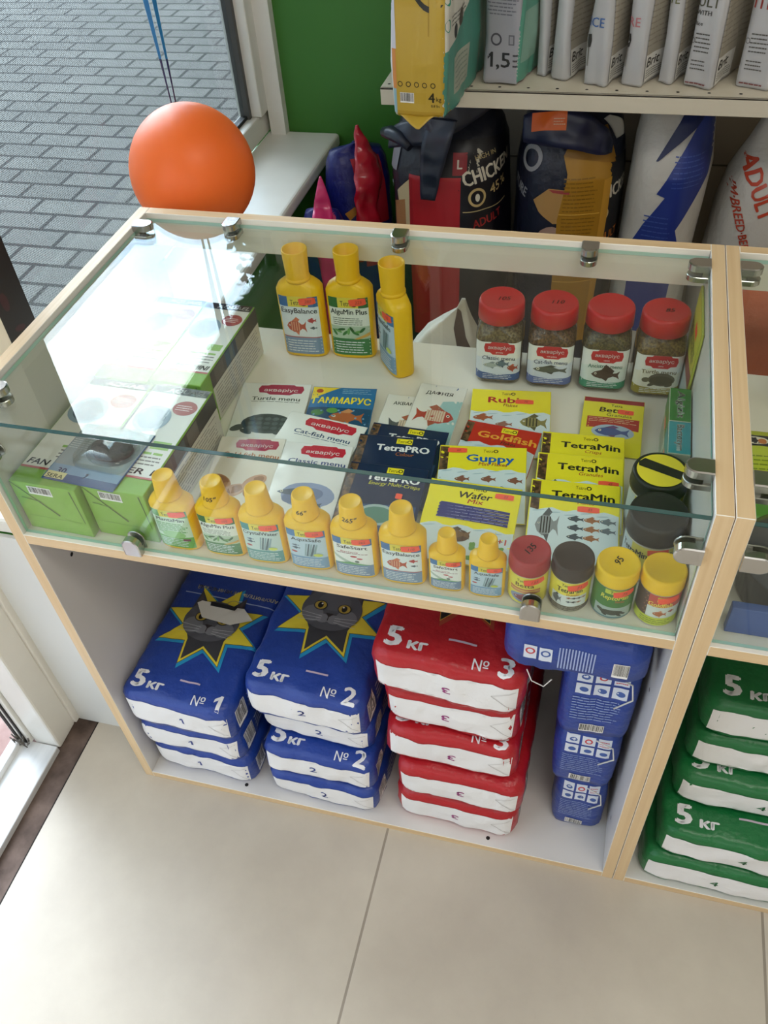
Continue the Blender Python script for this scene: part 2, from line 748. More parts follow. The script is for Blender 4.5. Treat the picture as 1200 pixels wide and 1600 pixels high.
# left wall: low wall under the window, lintel over it, pier and the wall beyond the door
m = MB()
m.box((-.30, .082, -.05), (-.035, YB, .515), GREEN)
m.box((-.228, .25, 1.46), (-.13, YB, 2.7), WALLP)
m.box((-.32, -1.25, 2.1), (-.13, .25, 2.7), WALLP)
m.box((-.32, -2.7, -.05), (-.13, -1.25, 2.7), WALLP)
struct('wall_left', m)
m = MB()
m.box((-.1745, .076, 0), (-.004, .082, .515), noisy('white_board', 'D5D6D3', 'DCDDDA', (3, 3, 3), .45))
struct('trim_2', m)
# sill
m = MB()
m.box((-.180, .08, .517), (.0, YB, .547), PVC, .008, 3)
o = struct('trim_3', m)
o['label'] = 'white window sill board running back to the green wall'
# window
m = MB()
m.box((-.225, .30, .547), (-.175, YB, .600), PVC, .004)
m.box((-.225, .30, 1.395), (-.175, YB, 1.46), PVC, .004)
m.box((-.225, .25, .547), (-.175, .316, 1.46), PVC, .004)
m.box((-.225, 1.335, .600), (-.165, YB, 1.395), PVC, .004)
m.box((-.165, 1.375, .546), (-.127, YB - .0005, 1.46), PVC)
m.box((-.212, .353, .600), (-.204, .359, 1.395), BLACK)
m.box((-.212, .353, .600), (-.197, 1.335, .608), BLACK)
m.box((-.212, 1.322, .600), (-.190, 1.335, 1.395), pmat('grey_gasket', '4A4A48', .5))
wf = struct('window_1', m)
m = MB()
m.box((-.206, .359, .606), (-.203, 1.324, 1.395), clear('window_glass', 'F4F7F6', .04))
m.done('pane', wf)
m = MB()
m.face([(-.2022, .359, .606), (-.2022, 1.324, .606), (-.2022, 1.324, 1.395), (-.2022, .359, 1.395)], film_mat('perforated_film'))
m.done('perforated_film', wf)
# dark poster strip at the left of the pane
m = MB()
m.box((-.2015, .318, .60), (-.1985, .406, 1.395), pmat('poster_black', '17120F', .4))
a = Art()
for i in range(14):
    a.ell(random.uniform(-20, 20), -330 + i * 50, random.uniform(4, 11), random.uniform(6, 16), random.choice(('3A1216', '4A1820', '2A1A18')), random.uniform(0, 90))
m.art(a, (-.1985, .3755, .99), (0, 1, 0), (0, 0, 1))
tag(m.done('window_poster'), 'black and dark red poster strip beside the white post of the window', 'poster')
# door frame, threshold
m = MB()
m.box((-.228, .012, 0), (-.176, .066, 2.1), PVC, .004)
m.box((-.190, .064, .004), (-.171, .078, 2.1), PVC, .002)
m.box((-.262, .006, .01), (-.228, .030, 2.1), PVC, .003)
m.box((-.255, .004, .012), (-.249, .010, 2.1), BLACK)
m.box((-.240, .003, .012), (-.236, .012, 2.1), BLACK)
m.box((-.228, -1.25, 2.04), (-.176, .012, 2.1), PVC, .004)
df_ = struct('door_1', m)
m = MB()
m.box((-.252, -1.25, -.02), (-.178, .010, .010), noisy('scuffed_aluminium', 'C9CCCD', 'E3E5E5', (30, 6, 30), .35, lo=.3, hi=.6), .002)
m.box((-.262, -1.25, -.02), (-.245, .000, .024), noisy('white_metal_edge', 'D8D9D8', 'F0F0EE', (9, 9, 9), .35), .002)
m.done('threshold', df_)
m = MB()
for k in range(14):
    x, y = -.243 + random.uniform(-.012, .02), .002 + random.uniform(-.008, .004)
    m.tube([(x, y, .014), (x + random.uniform(-.012, .012), y + random.uniform(-.004, .002), .024 + random.uniform(0, .02))], .0012, pmat('grey_bristle', '6A655E', .8), 5)
m.done('brush_seal', df_)
m = MB()
m.tube([(-.175, .0715, .062), (-.1700, .0715, .062)], .005, PVC, 14)
m.done('screw_cap', df_)

# outside
PAVE = brick_mat('grey_pavers', '757470', '807F7A', '383735', .24, .12, .010, .5, (0, .03, 0), .85, .35)
m = MB()
m.face([(-9, -4, -.12), (-.60, -4, -.12), (-.60, 14, -.12), (-9, 14, -.12)], PAVE)
struct('pavement', m)
m = MB()
m.box((-.60, -1.6, -.16), (-.262, 1.6, -.012), noisy('red_porch_slab', '8A6A62', 'A58880', (18, 18, 18), .85))
struct('porch_slab', m)
m = MB()
m.box((-.225, 1.56, -.2), (-.13, 7, 6.5), pmat('facade_render', '9A958A', .9))
m.box((-.42, -7, 2.8), (-.32, 1.55, 6.5), pmat('facade_render', '9A958A', .9))
m.box((-.42, -7, -.2), (-.32, -2.7, 2.8), pmat('facade_render', '9A958A', .9))
struct('wall_outside', m)


# trees outside, seen mirrored in the glass top
def tree(loc, h, rad, label, seed):
    rnd = random.Random(seed)
    root = empty('street_tree', loc, 0, label, 'tree')
    m = MB()
    m.tube([(0, 0, 0), (.05, .02, h * .35), (-.03, .05, h * .6), (0, 0, h * .85)], [.13, .10, .07, .02], pmat('bark', '4A3C30', .9), 10)
    for k in range(6):
        a = k * 1.05
        m.tube([(0, 0, h * .45), (rad * .4 * math.cos(a), rad * .4 * math.sin(a), h * .65), (rad * .7 * math.cos(a), rad * .7 * math.sin(a), h * .8)], [.05, .035, .01], pmat('bark', '4A3C30', .9), 6)
    m.done('trunk', root)
    m = MB()
    lm = [pmat('leaf_green', '213A17', .7), pmat('leaf_light', '38551F', .7)]
    for k in range(4200):
        v = Vector((rnd.gauss(0, 1), rnd.gauss(0, 1), rnd.gauss(0, 1))).normalized() * rnd.uniform(.35, 1) ** .6
        c = Vector((v.x * rad, v.y * rad, h * .72 + v.z * h * .33))
        c += Vector((noise.noise(c * 1.3), noise.noise(c * 1.3 + Vector((9, 0, 0))), noise.noise(c * 1.3 + Vector((0, 9, 0))))) * rad * .35
        q = Matrix.Rotation(rnd.uniform(0, 6.28), 3, 'Z') @ Matrix.Rotation(rnd.uniform(-1, 1), 3, 'X')
        s_ = rnd.uniform(.05, .10)
        m.face([c + q @ Vector(p) for p in ((-s_, 0, 0), (0, -s_ * .45, .01), (s_, 0, 0), (0, s_ * .45, .01))], lm[k % 2])
    m.done('foliage', root)


tree((-1.95, 6.0, -.12), 5.4, .78, 'leafy green street tree mirrored beside the balloon in the glass top', 4)

# ------------------------------------------------------------------ display cases
HOLES = Art().ell(0, 0, 3.2, 3.2, DARKH)


def clamp(name, parent, p, d, side=0.0):
    """chrome clamp: p on the panel, d = inward direction (unit), up = local normal"""
    m = MB()
    d = Vector(d)
    up = Vector((0, 0, 1)) if abs(d.z) < .5 or side == 0 else Vector((0, -1, 0))
    if side:
        up = Vector((0, -1, 0))
    u = d
    v = up.cross(u)
    M = Matrix(((u.x, v.x, up.x, p[0]), (u.y, v.y, up.y, p[1]), (u.z, v.z, up.z, p[2]), (0, 0, 0, 1)))
    L, w = .026, .0108

    def plate(z0, z1, inset):
        out = []
        for z, k in ((z0, inset), (z0 + .0008, 0), (z1 - .0008, 0), (z1, inset)):
            ring = [(0, -w + k), (L - w, -w + k)]
            for i in range(1, 12):
                a = -math.pi / 2 + math.pi * i / 12
                ring.append((L - w + (w - k) * math.cos(a), (w - k) * math.sin(a)))
            ring += [(L - w, w - k), (0, w - k)]
            out.append([m.bm.verts.new(M @ Vector((x, y, z))) for x, y in ring])
        n = len(out[0])
        mi = m.m(CHROME)
        for A, B in zip(out, out[1:]):
            for i in range(n):
                j = (i + 1) % n
                f = m.bm.faces.new((A[i], A[j], B[j], B[i]))
                f.material_index = mi
                f.smooth = False
        m.bm.faces.new(list(reversed(out[0]))).material_index = mi
        m.bm.faces.new(out[-1]).material_index = mi
    plate(.0030, .0125, .0016)
    plate(-.0050 if side else -.0105, -.0030, .0008)
    bm = bmesh.new()
    bmesh.ops.create_cube(bm, size=1)
    for q in bm.verts:
        q.co = Vector((.004 + q.co.x * .008, q.co.y * .017, q.co.z * .008 + .0005))
    m.merge(bm, M, m.m(CHROME))
    return m.done(name, parent)


ZG = .8055   # middle of the glass top


def glass_slab(name, parent, a, b, edges):
    m = MB()
    m.box(a, b, GLASS, per=edges)
    return m.done(name, parent)


def case(x0, label):
    root = empty('display_case', (x0, 0, 0), 0, label, 'display case')
    for xa, inner in ((0, '+x'), (W - T, '-x')):
        m = MB()
        m.box((xa, 0, 0), (xa + T, D, H), LAM, .0006, 1, {'-y': WOOD_Z, '+z': WOOD_Y, '-z': WOOD_Y, '+y': WOOD_Z, inner: GREYLAM, ('-x' if inner == '+x' else '+x'): WOOD_Z})
        if inner == '+x':
            for y, z in ((.055, .53), (.055, .09)):
                m.art(HOLES, (T, y, z), (0, 1, 0), (0, 0, 1))
        else:
            for y, z in ((.055, .45), (.055, .09)):
                m.art(HOLES, (W - T, y, z), (0, -1, 0), (0, 0, 1))
        m.done('side_panel', root)
    m = MB()
    m.box((T, 0, 0), (W - T, D, T), LAM, .0005, 1, {'-y': WOOD_X, '+z': GREYLAM})
    for x in (.188, .603):
        m.art(HOLES, (x, .0135, T), (1, 0, 0), (0, 1, 0))
    m.done('base_panel', root)
    m = MB()
    m.box((T, 0, HS - T), (W - T, D, HS), LAM, .0005, 1, {'-y': WOOD_X})
    m.done('shelf', root)
    m = MB()
    m.box((T, D - T, ZR), (W - T, D, H), LAM, .0006, 1, {'+z': WOOD_X, '-z': WOOD_X})
    m.done('top_rail', root)
    m = MB()
    m.box((T, D - .006, T), (W - T, D - .001, HS - T), GREYLAM)
    m.done('back_panel', root)
    glass_slab('glass_top', root, (T + .0008, .0055, ZG - .0025), (W - T - .0008, D - T - .0008, ZG + .0025), {'-y': GEDGE, '+y': GEDGE_L, '+x': GEDGE_L, '-x': GEDGE_L})
    glass_slab('glass_front', root, (T + .001, .0055, HS + .0005), (W - T - .001, .0095, ZG - .003), {'-z': GEDGE_L, '+z': GEDGE, '+x': GEDGE_L, '-x': GEDGE_L})
    for p, d in (((T, .425, ZG), (1, 0, 0)), ((T, .052, ZG), (1, 0, 0)), ((.152, D - T, ZG), (0, -1, 0)), ((.392, D - T, ZG), (0, -1, 0)), ((.639, D - T, ZG), (0, -1, 0)),
                 ((W - T, .425, ZG), (-1, 0, 0)), ((W - T, .060, ZG), (-1, 0, 0))):
        clamp('glass_clamp', root, p, d)
    for p, d in (((.168, .0075, HS), (0, 0, 1)), ((.634, .0075, HS), (0, 0, 1)), ((W - T, .0075, .762), (-1, 0, 0)), ((T, .0075, .762), (1, 0, 0))):
        clamp('glass_clamp', root, p, d, 1)
    return root


case(0, 'pale wood glass topped display case holding aquarium products, left of the other case')
case(W + .0008, 'second pale wood glass topped case cut off by the right edge of the photo')


# ------------------------------------------------------------------ bottles
def sticker(parent, o, u, v, bvh, txt, w=19, h=8.5, rot=0, name='price_sticker', off=.0010):
    a = Art()
    ca, sa = math.cos(R(rot)), math.sin(R(rot))
    pts = [(-.5, .42), (-.3, .5), (.3, .5), (.5, .42), (.5, -.42), (.3, -.5), (-.3, -.5), (-.5, -.42)]
    a.poly([(x * w * ca - y * h * sa, x * w * sa + y * h * ca) for x, y in pts], ORSTK)
    if txt:
        a.text(txt, w * .08 * ca, w * .08 * sa, h * .42, '8E2A1E', rot=rot, shear=.25, bold=.0)
    m = MB()
    m.art(a, o, u, v, bvh, off=off, maxe=4)
    return m.done(name, parent)


def bottle_label(kind, w, h):
    """w,h mm, designs of the bottle labels"""
    a = Art()
    bgs = {'planta': 'CFE3C8', 'algu': 'E9EDE2', 'crystal': 'C9DBD9', 'aqua': 'BFD3E2', 'safe': 'F0F1EE', 'easy': 'E4ECEF'}
    top = {'planta': '5A9A48', 'algu': '2F6B34', 'crystal': '2E8C8E', 'aqua': '3E77AE', 'safe': '3A6FA8', 'easy': '3A6DA6'}
    bot = {'planta': '6FAE52', 'algu': '3F7D48', 'crystal': '5E9A98', 'aqua': '7FA2C4', 'safe': '7C93B4', 'easy': '7E97B6'}
    nm = {'planta': 'PlantaMin', 'algu': 'AlguMin Plus', 'crystal': 'CrystalWater', 'aqua': 'AquaSafe', 'safe': 'SafeStart', 'easy': 'EasyBalance'}[kind]
    x0, x1, y0, y1 = -w / 2, w / 2, -h / 2, h / 2
    a.rect(x0, y0, x1, y1, bgs[kind])
    a.rect(x0, y1 - h * .17, x0 + w * .24, y1, top[kind])
    a.rect(x1 - w * .24, y1 - h * .17, x1, y1, top[kind])
    a.rect(x0 + w * .24, y1 - h * .17, x1 - w * .24, y1, 'E9D648')
    a.text('Tetra', -w * .05, y1 - h * .095, h * .085, '232320', w=w * .28, bold=.01)
    a.ring(w * .15, y1 - h * .095, h * .03, h * .055, '232320', 14)
    a.text(nm, 0, y1 - h * .235, h * .085, '2A2A33', w=w * (.92 if len(nm) > 9 else .78), bold=.035)
    a.rect(x0, y0, x1, y0 + h * .30, bot[kind])
    a.lines(x0 + w * .08, y0 + h * .03, x1 - w * .08, y0 + h * .26, 5, 'E2E8EC', .35, len(kind))
    if kind == 'planta':
        a.lines(x0 + w * .06, -h * .12, x1 - w * .06, h * .18, 7, '5FA04E', .5, 2)
        a.ell(0, -h * .14, w * .33, h * .1, '9CCB84')
        a.rect(w * .22, -h * .3, w * .42, -h * .24, '7A3A52')
    elif kind == 'algu':
        a.lines(x0 + w * .08, h * .03, x1 - w * .14, h * .17, 4, '5F6B5C', .35, 3)
        a.rect(x0, -h * .2, x1, h * .02, 'B9CDB4')
        for k in range(9):
            a.ell(-w * .4 + k * w * .09, -h * .1 + (k % 3) * h * .03, w * .10, h * .022, ('3E7A3C', '6FA45A', '2D5E30')[k % 3], 35 * (k % 5) - 60)
        a.poly([(w * .08, -h * .2), (w * .5, -h * .08), (w * .5, -h * .14), (w * .2, -h * .2)], 'D8A64E')
    elif kind == 'easy':
        a.fish(-w * .12, -h * .01, w * .5, h * .22, 'C0543C', 'D87A54', -1, 4, 'E6B08A')
        a.fish(w * .3, h * .1, w * .22, h * .07, 'B83A3A', None, -1)
        a.fish(w * .32, -h * .03, w * .18, h * .04, '55606A', None, -1)
        a.rect(x0, -h * .205, x1, -h * .19, 'B84A48')
    elif kind == 'safe':
        a.text('Bacteria', -w * .08, h * .14, h * .05, 'B85A6A', w=w * .45, bold=.0, shear=.2)
        a.lines(x0 + w * .08, h * .08, x1 - w * .08, h * .11, 1, '9A6A74', .5, 3)
        a.poly([(x0, -h * .02), (-w * .1, -h * .2), (w * .1, -h * .2), (x0, h * .05)], 'BBC9BE')
        a.poly([(x0, -h * .2), (-w * .1, -h * .13), (w * .5, -h * .2)], '6FA873')
        a.ell(w * .02, h * .02, w * .09, h * .022, 'C0444C')
        a.ell(w * .17, -h * .03, w * .08, h * .02, 'C0444C')
        a.ell(w * .1, -h * .11, w * .06, h * .03, '6D7A74')
    else:
        for k in range(5):
            a.poly([(-w * .1 + k * w * .05, -h * .18), (-w * .02 + k * w * .07, h * .16), (w * .02 + k * w * .07, h * .16), (-w * .06 + k * w * .06, -h * .18)], ('8FA9B2', '4E6470')[k % 2])
        a.fish(-w * .3, h * .02, w * .22, h * .05, '4A5E74', None, -1)
        a.fish(-w * .3, h * .09, w * .2, h * .04, '5A7088', None, -1)
        a.ell(w * .27, -h * .13, w * .12, h * .04, 'C9D452')
        a.ell(-w * .36, -h * .09, w * .08, h * .025, 'B8484A')
    return a


def bottle(x, y, rz, k, kind, label, price=None, mark=None, big=False):
    root = empty('conditioner_bottle', (x, y, HS + .0004), R(rz), label, 'bottle', 'yellow bottles at the back of the case' if big else 'yellow bottles along the glass front')
    w, d, hb, hsh, hc = (.033, .018, .108, .121, .166) if big else (.0255 * k, .0145 * k, .0705 * k, .0795 * k, .109 * k)
    nr = .0165 if big else .0128 * k
    m = MB()
    e = 3.2
    m.loft([S(0, w * .93, d * .9, e=e), S(.0012, w * .98, d * .97, e=e), S(.004, w, d, e=e), S(hb * .5, w, d, e=e), S(hb, w, d, e=e), S(hb + (hsh - hb) * .40, w * .92, d * .96, e=2.8),
            S(hb + (hsh - hb) * .80, w * .72, max(d * .88, nr), e=2.4), S(hsh, nr * 1.02, nr * 1.0, e=2), S(hsh + .004, nr * .8, nr * .8, e=2)], YEL, 40)
    m.done('bottle_body', root)
    # body bvh for the label
    b = MB()
    b.loft([S(0, w, d, e=e), S(hb, w, d, e=e)], YEL, 48)
    bv = b.bvh()
    lw, lh = w * 2000 * .86, (hb - .006) * 1000 * .94
    lz = hb * .5
    m = MB()
    m.art(bottle_label(kind, lw, lh), (0, -d, lz), (1, 0, 0), (0, 0, 1), bv, maxe=4)
    m.done('label', root)
    m = MB()
    z0 = hsh - .0008
    if big:
        m.loft([S(z0, nr * 1.06, nr * 1.06), S(z0 + .004, nr * 1.06, nr * 1.06), S(z0 + .0045, nr * 1.0, nr * 1.0), S(z0 + .006, nr * .98, nr * .98), S(hc - .001, nr * 1.08, nr * 1.08), S(hc, nr * 1.06, nr * 1.06),
                S(hc, nr * .97, nr * .97), S(hc - .018, nr * .90, nr * .90), S(hc - .0185, 0.001, 0.001)], YELCAP, 36)
    else:
        r1, r0 = nr * 1.0, nr * 1.20
        m.loft([S(z0, r0 * 1.0, r0 * 1.0), S(z0 + .0022, r0, r0), S(z0 + .003, r0 * .93, r0 * .93), S(hc - .003, r1 * .97, r1 * .97), S(hc - .0008, r1 * .93, r1 * .93), S(hc, r1 * .86, r1 * .86), S(hc - .0006, r1 * .8, r1 * .8), S(hc - .0006, .001, .001)], YELCAP, 36)
    cb = m.bvh()
    if mark:
        a = Art().text(mark, 0, 0, 6 * k, '1E1A18', shear=.2, bold=.03)
        m.art(a, (0, -nr * 1.2, (hsh + hc) / 2 - .002), (1, 0, 0), (0, 0, 1), cb, maxe=3)
    m.done('cap', root)
    if price is not None:
        sticker(root, (w * .42, -d, lz + lh * .0005 * .86), (1, 0, 0), (0, 0, 1), bv, price, 20 * k if not big else 24, 8.5 * k if not big else 11, 6)
    return root


BT = [(.219, .030, 0, 1, 'planta', 'yellow bottle with green label beside the green boxes, leftmost of the front row', '', None),
      (.276, .031, 2, 1, 'algu', 'yellow bottle with dark green leafy label, second in the front row', '105', '105"'),
      (.3285, .030, 3, 1, 'crystal', 'yellow bottle with teal label and clean cap, third in the front row', '110', None),
      (.382, .031, 3, 1, 'aqua', 'yellow bottle with blue label and price ink on its cap, fourth in front row', '109', '66"'),
      (.4355, .030, 2, 1, 'safe', 'yellow bottle with white and blue label, fifth in front row, ink on cap', '265', '265"'),
      (.490, .031, 2, 1, 'easy', 'tall yellow bottle with red fish on its label, last tall one in front row', '110', None),
      (.539, .028, 1, .77, 'safe', 'small yellow bottle with white label, left one of the two small bottles', '150', None),
      (.583, .028, 2, .77, 'aqua', 'small yellow bottle with blue label next to the red lidded tub', '90', None)]
for b in BT:
    bottle(*b)
bottle(.247, .428, 3, 1, 'easy', 'large yellow open capped bottle with red fish label, leftmost at the back', '280', None, True)
bottle(.318, .436, 4, 1, 'algu', 'large yellow bottle with green plant label, middle of the three at the back', '225', None, True)
o = bottle(.388, .412, -52, 1, 'aqua', 'large yellow bottle turned sideways, rightmost of the three at the back', '110', None, True)


# ------------------------------------------------------------------ tubs with lids
def can_label(kind, w, h):
    a = Art()
    x0, x1, y0, y1 = -w / 2, w / 2, -h / 2, h / 2
    yl = 'EFE04A'
    if kind == 'betta':
        a.rect(x0, y0, x1, y1, 'E9DC52')
        a.text('TetraO', -w * .04, y1 - h * .14, h * .09, '5A5030', w=w * .22)
        a.text('Betta', -w * .02, y1 - h * .3, h * .13, '6A3A28', w=w * .30, bold=.03)
        a.rect(-w * .27, h * .02, w * .24, h * .08, 'CB7A52')
        a.rect(-w * .27, -h * .08, w * .24, h * .0, 'D3906A')
        a.ell(-w * .04, -h * .27, w * .22, h * .17, '8E9AB8')
        a.fish(-w * .05, -h * .27, w * .3, h * .2, '8A4A5A', 'A86A72', -1)
    elif kind == 'min':
        a.rect(x0, y0, x1, y1, yl)
        a.text('TetraO', -w * .03, y1 - h * .1, h * .09, '33301C', w=w * .2)
        a.text('TetraMin', 0, y1 - h * .27, h * .15, '25221A', w=w * .40, bold=.04)
        a.text('Granules', w * .06, y1 - h * .4, h * .08, 'B8503A', w=w * .2, shear=.2)
        a.rect(-w * .3, -h * .33, w * .3, h * .05, 'DDE3E2')
        a.fish(-w * .2, -h * .12, w * .16, h * .26, '7A7E80', '50565A', -1, 3)
        for k in range(7):
            a.fish(w * .0 + (k % 4) * w * .08, -h * .02 - (k // 4) * h * .14, w * .08, h * .05, ('A0603E', '4E5A66', '2E3238')[k % 3])
        a.rect(x0, y0, x1, y0 + h * .17, '4A3E36')
        a.lines(-w * .28, y0 + h * .02, w * .28, y0 + h * .15, 3, 'B9B29A', .35)
    elif kind == 'repto':
        a.rect(x0, y0, x1, y1, '3F7A34')
        a.rect(-w * .16, y1 - h * .16, w * .16, y1 - h * .02, 'C9D24A')
        a.text('Tetra', 0, y1 - h * .09, h * .09, '28301C', w=w * .16)
        a.text('ReptoMin', 0, y1 - h * .28, h * .14, 'E8E04A', w=w * .42, bold=.03, shear=.15)
        a.text('Sticks', w * .08, y1 - h * .4, h * .07, 'C85A3A', w=w * .14)
        a.rect(-w * .3, -h * .46, w * .3, -h * .12, 'A9B9B4')
        a.ell(-w * .02, -h * .3, w * .18, h * .09, '3A3B30')
        a.ell(-w * .2, -h * .26, w * .05, h * .05, '4A4B3C')
        for p in ((-w * .12, -h * .38), (w * .1, -h * .38), (w * .16, -h * .33)):
            a.ell(p[0], p[1], w * .05, h * .03, '33342A', -30)
        a.rect(x0, y0, x1, y0 + h * .05, '5E7F86')
    else:
        a.rect(x0, y0, x1, y1, 'D8DDDA')
        a.rect(-w * .17, h * .12, x1, y1, 'C4483C')
        a.rect(x0, y0, -w * .17, y1, '584038')
        for k in range(16):
            a.ell(-w * .22 + (k % 3) * w * .015, -h * .45 + k * h * .06, w * .012, h * .02, ('9A6A4A', '6E4A3A', 'B88A5A')[k % 3], k * 40)
        a.rect(-w * .04, y1 - h * .2, w * .18, y1 - h * .04, 'D8D24A')
        a.text('Tetra', w * .06, y1 - h * .12, h * .09, '2A2A1C', w=w * .16)
        a.text('Goldfish', w * .02, y1 - h * .3, h * .14, 'F0E25A', w=w * .36, bold=.03)
        a.fish(w * .03, -h * .1, w * .2, h * .16, 'B8683E', 'D0906A', -1)
        a.fish(w * .2, -h * .02, w * .1, h * .07, '9A4A34', None, -1)
        a.rect(x0, y0, x1, y0 + h * .26, 'C8D03E')
        a.lines(-w * .25, y0 + h * .03, w * .25, y0 + h * .22, 3, '7E8A2A', .4)
    return a


def tub(x, y, rz, r, h, lidh, lidc, kind, label, price=None, mark=None, art=None, group='lidded tubs at the front right'):
    root = empty('fish_food_tub', (x, y, HS + .0004), R(rz), label, 'tub', group)
    body = pmat('tub_body_pale', 'D9D6C4', .4)
    m = MB()
    rb = r * .95
    m.loft([S(0, rb * .93, rb * .93), S(.001, rb * .97, rb * .97), S(.003, rb, rb), S(h - lidh + .002, rb, rb)], body, 48)
    m.done('tub_body', root)
    b = MB()
    b.loft([S(0, rb, rb), S(h, rb, rb)], body, 64)
    bv = b.bvh()
    lh = (h - lidh - .005) * 1000
    m = MB()
    if art is None:
        art = can_label(kind, rb * 2000 * 1.6, lh)
    # wrap: unroll x as arc length
    wrapped = Art()
    for vs, fs, c, bb, lv in art.L:
        vs, fs = subdiv(vs, fs, 3.5)
        wrapped.L.append((vs, fs, c, bb, lv))
    zc = .0035 + lh * .0005
    for vs, fs, c, bb, lv in wrapped.L:
        mi = m.m(ink(c))
        q = []
        rr = rb + .0003 + lv * .00012
        for px, py in vs:
            an = px * .001 / rb
            q.append(m.bm.verts.new((rr * math.sin(an), -rr * math.cos(an), zc + py * .001)))
        for f in fs:
            try:
                g = m.bm.faces.new([q[i] for i in f])
                g.material_index = mi
                g.smooth = True
            except ValueError:
                pass
    m.done('label', root)
    m = MB()
    z0 = h - lidh
    lm = pmat('lid_plastic_' + lidc, lidc, .45)
    m.loft([S(z0, r * .985, r * .985), S(z0 + .001, r, r), S(z0 + lidh * .35, r, r), S(z0 + lidh * .38, r * .985, r * .985), S(h - .004, r * .985, r * .985), S(h - .001, r * .96, r * .96), S(h, r * .9, r * .9), S(h - .0009, r * .84, r * .84), S(h - .0009, .001, .001)], lm, 48)
    if mark:
        a = Art().text(mark, 0, 0, 7.5, '14110F', shear=.2, rot=62, bold=.03)
        m.art(a, (0, .002, h - .0009), (1, 0, 0), (0, 1, 0))
    m.done('lid', root)
    if price is not None:
        sticker(root, (rb * .36, -rb, z0 - .0075), (1, 0, 0), (0, 0, 1), bv, price, 20, 9, 8)
    return root


tub(.6260, .0345, 0, .0220, .069, .021, 'A8262C', 'betta', 'tub with dark red lid beside the small yellow bottles', '135', '135')
tub(.6705, .0345, 2, .0220, .069, .019, '3A2A24', 'min', 'tub with dark brown lid between the red and yellow lidded tubs', '71')
tub(.7155, .0345, 4, .0224, .070, .019, 'F2C414', 'repto', 'green labelled tub with a handwritten price on its yellow lid', '75', '95')
tub(.7608, .0345, 0, .0223, .071, .019, 'F2C012', 'gold', 'yellow lidded tub with red label in the front right corner', '')
# two larger tubs behind
a = Art()
a.rect(-60, -25, 60, 25, 'E6DC62')
a.rect(-60, -25, -18, 25, 'C9D4D8')
a.text('TetraMin', -16, 13, 9, '25221A', w=34, bold=.04)
a.lines(4, -22, 46, 20, 12, '4A4530', .4)
tub(.7505, .1000, -12, .0310, .084, .026, '262320', 'x', 'larger tub with plain black lid behind the yellow lidded tubs', '100', None, a, 'larger tubs in the right corner')
a = Art()
a.rect(-60, -27, 60, 27, 'D8CF4A')
a.rect(-60, -27, -20, 27, 'B8C4C8')
tb = tub(.7505, .1635, -12, .0310, .084, .022, '1E1B18', 'x', 'larger tub whose black lid has a yellow disc and black stripe', '', None, a, 'larger tubs in the right corner')
m = MB()
a = Art()
a.ell(0, 0, 26, 26, 'F0DC3A', n=40)
a.poly([(-26, 5), (-21, 13), (28, 5), (27, -8), (-24, -1)], '1E1A17')
m.art(a, (0, 0, .0834), (1, 0, 0), (0, 1, 0))
m.done('lid_print', tb)


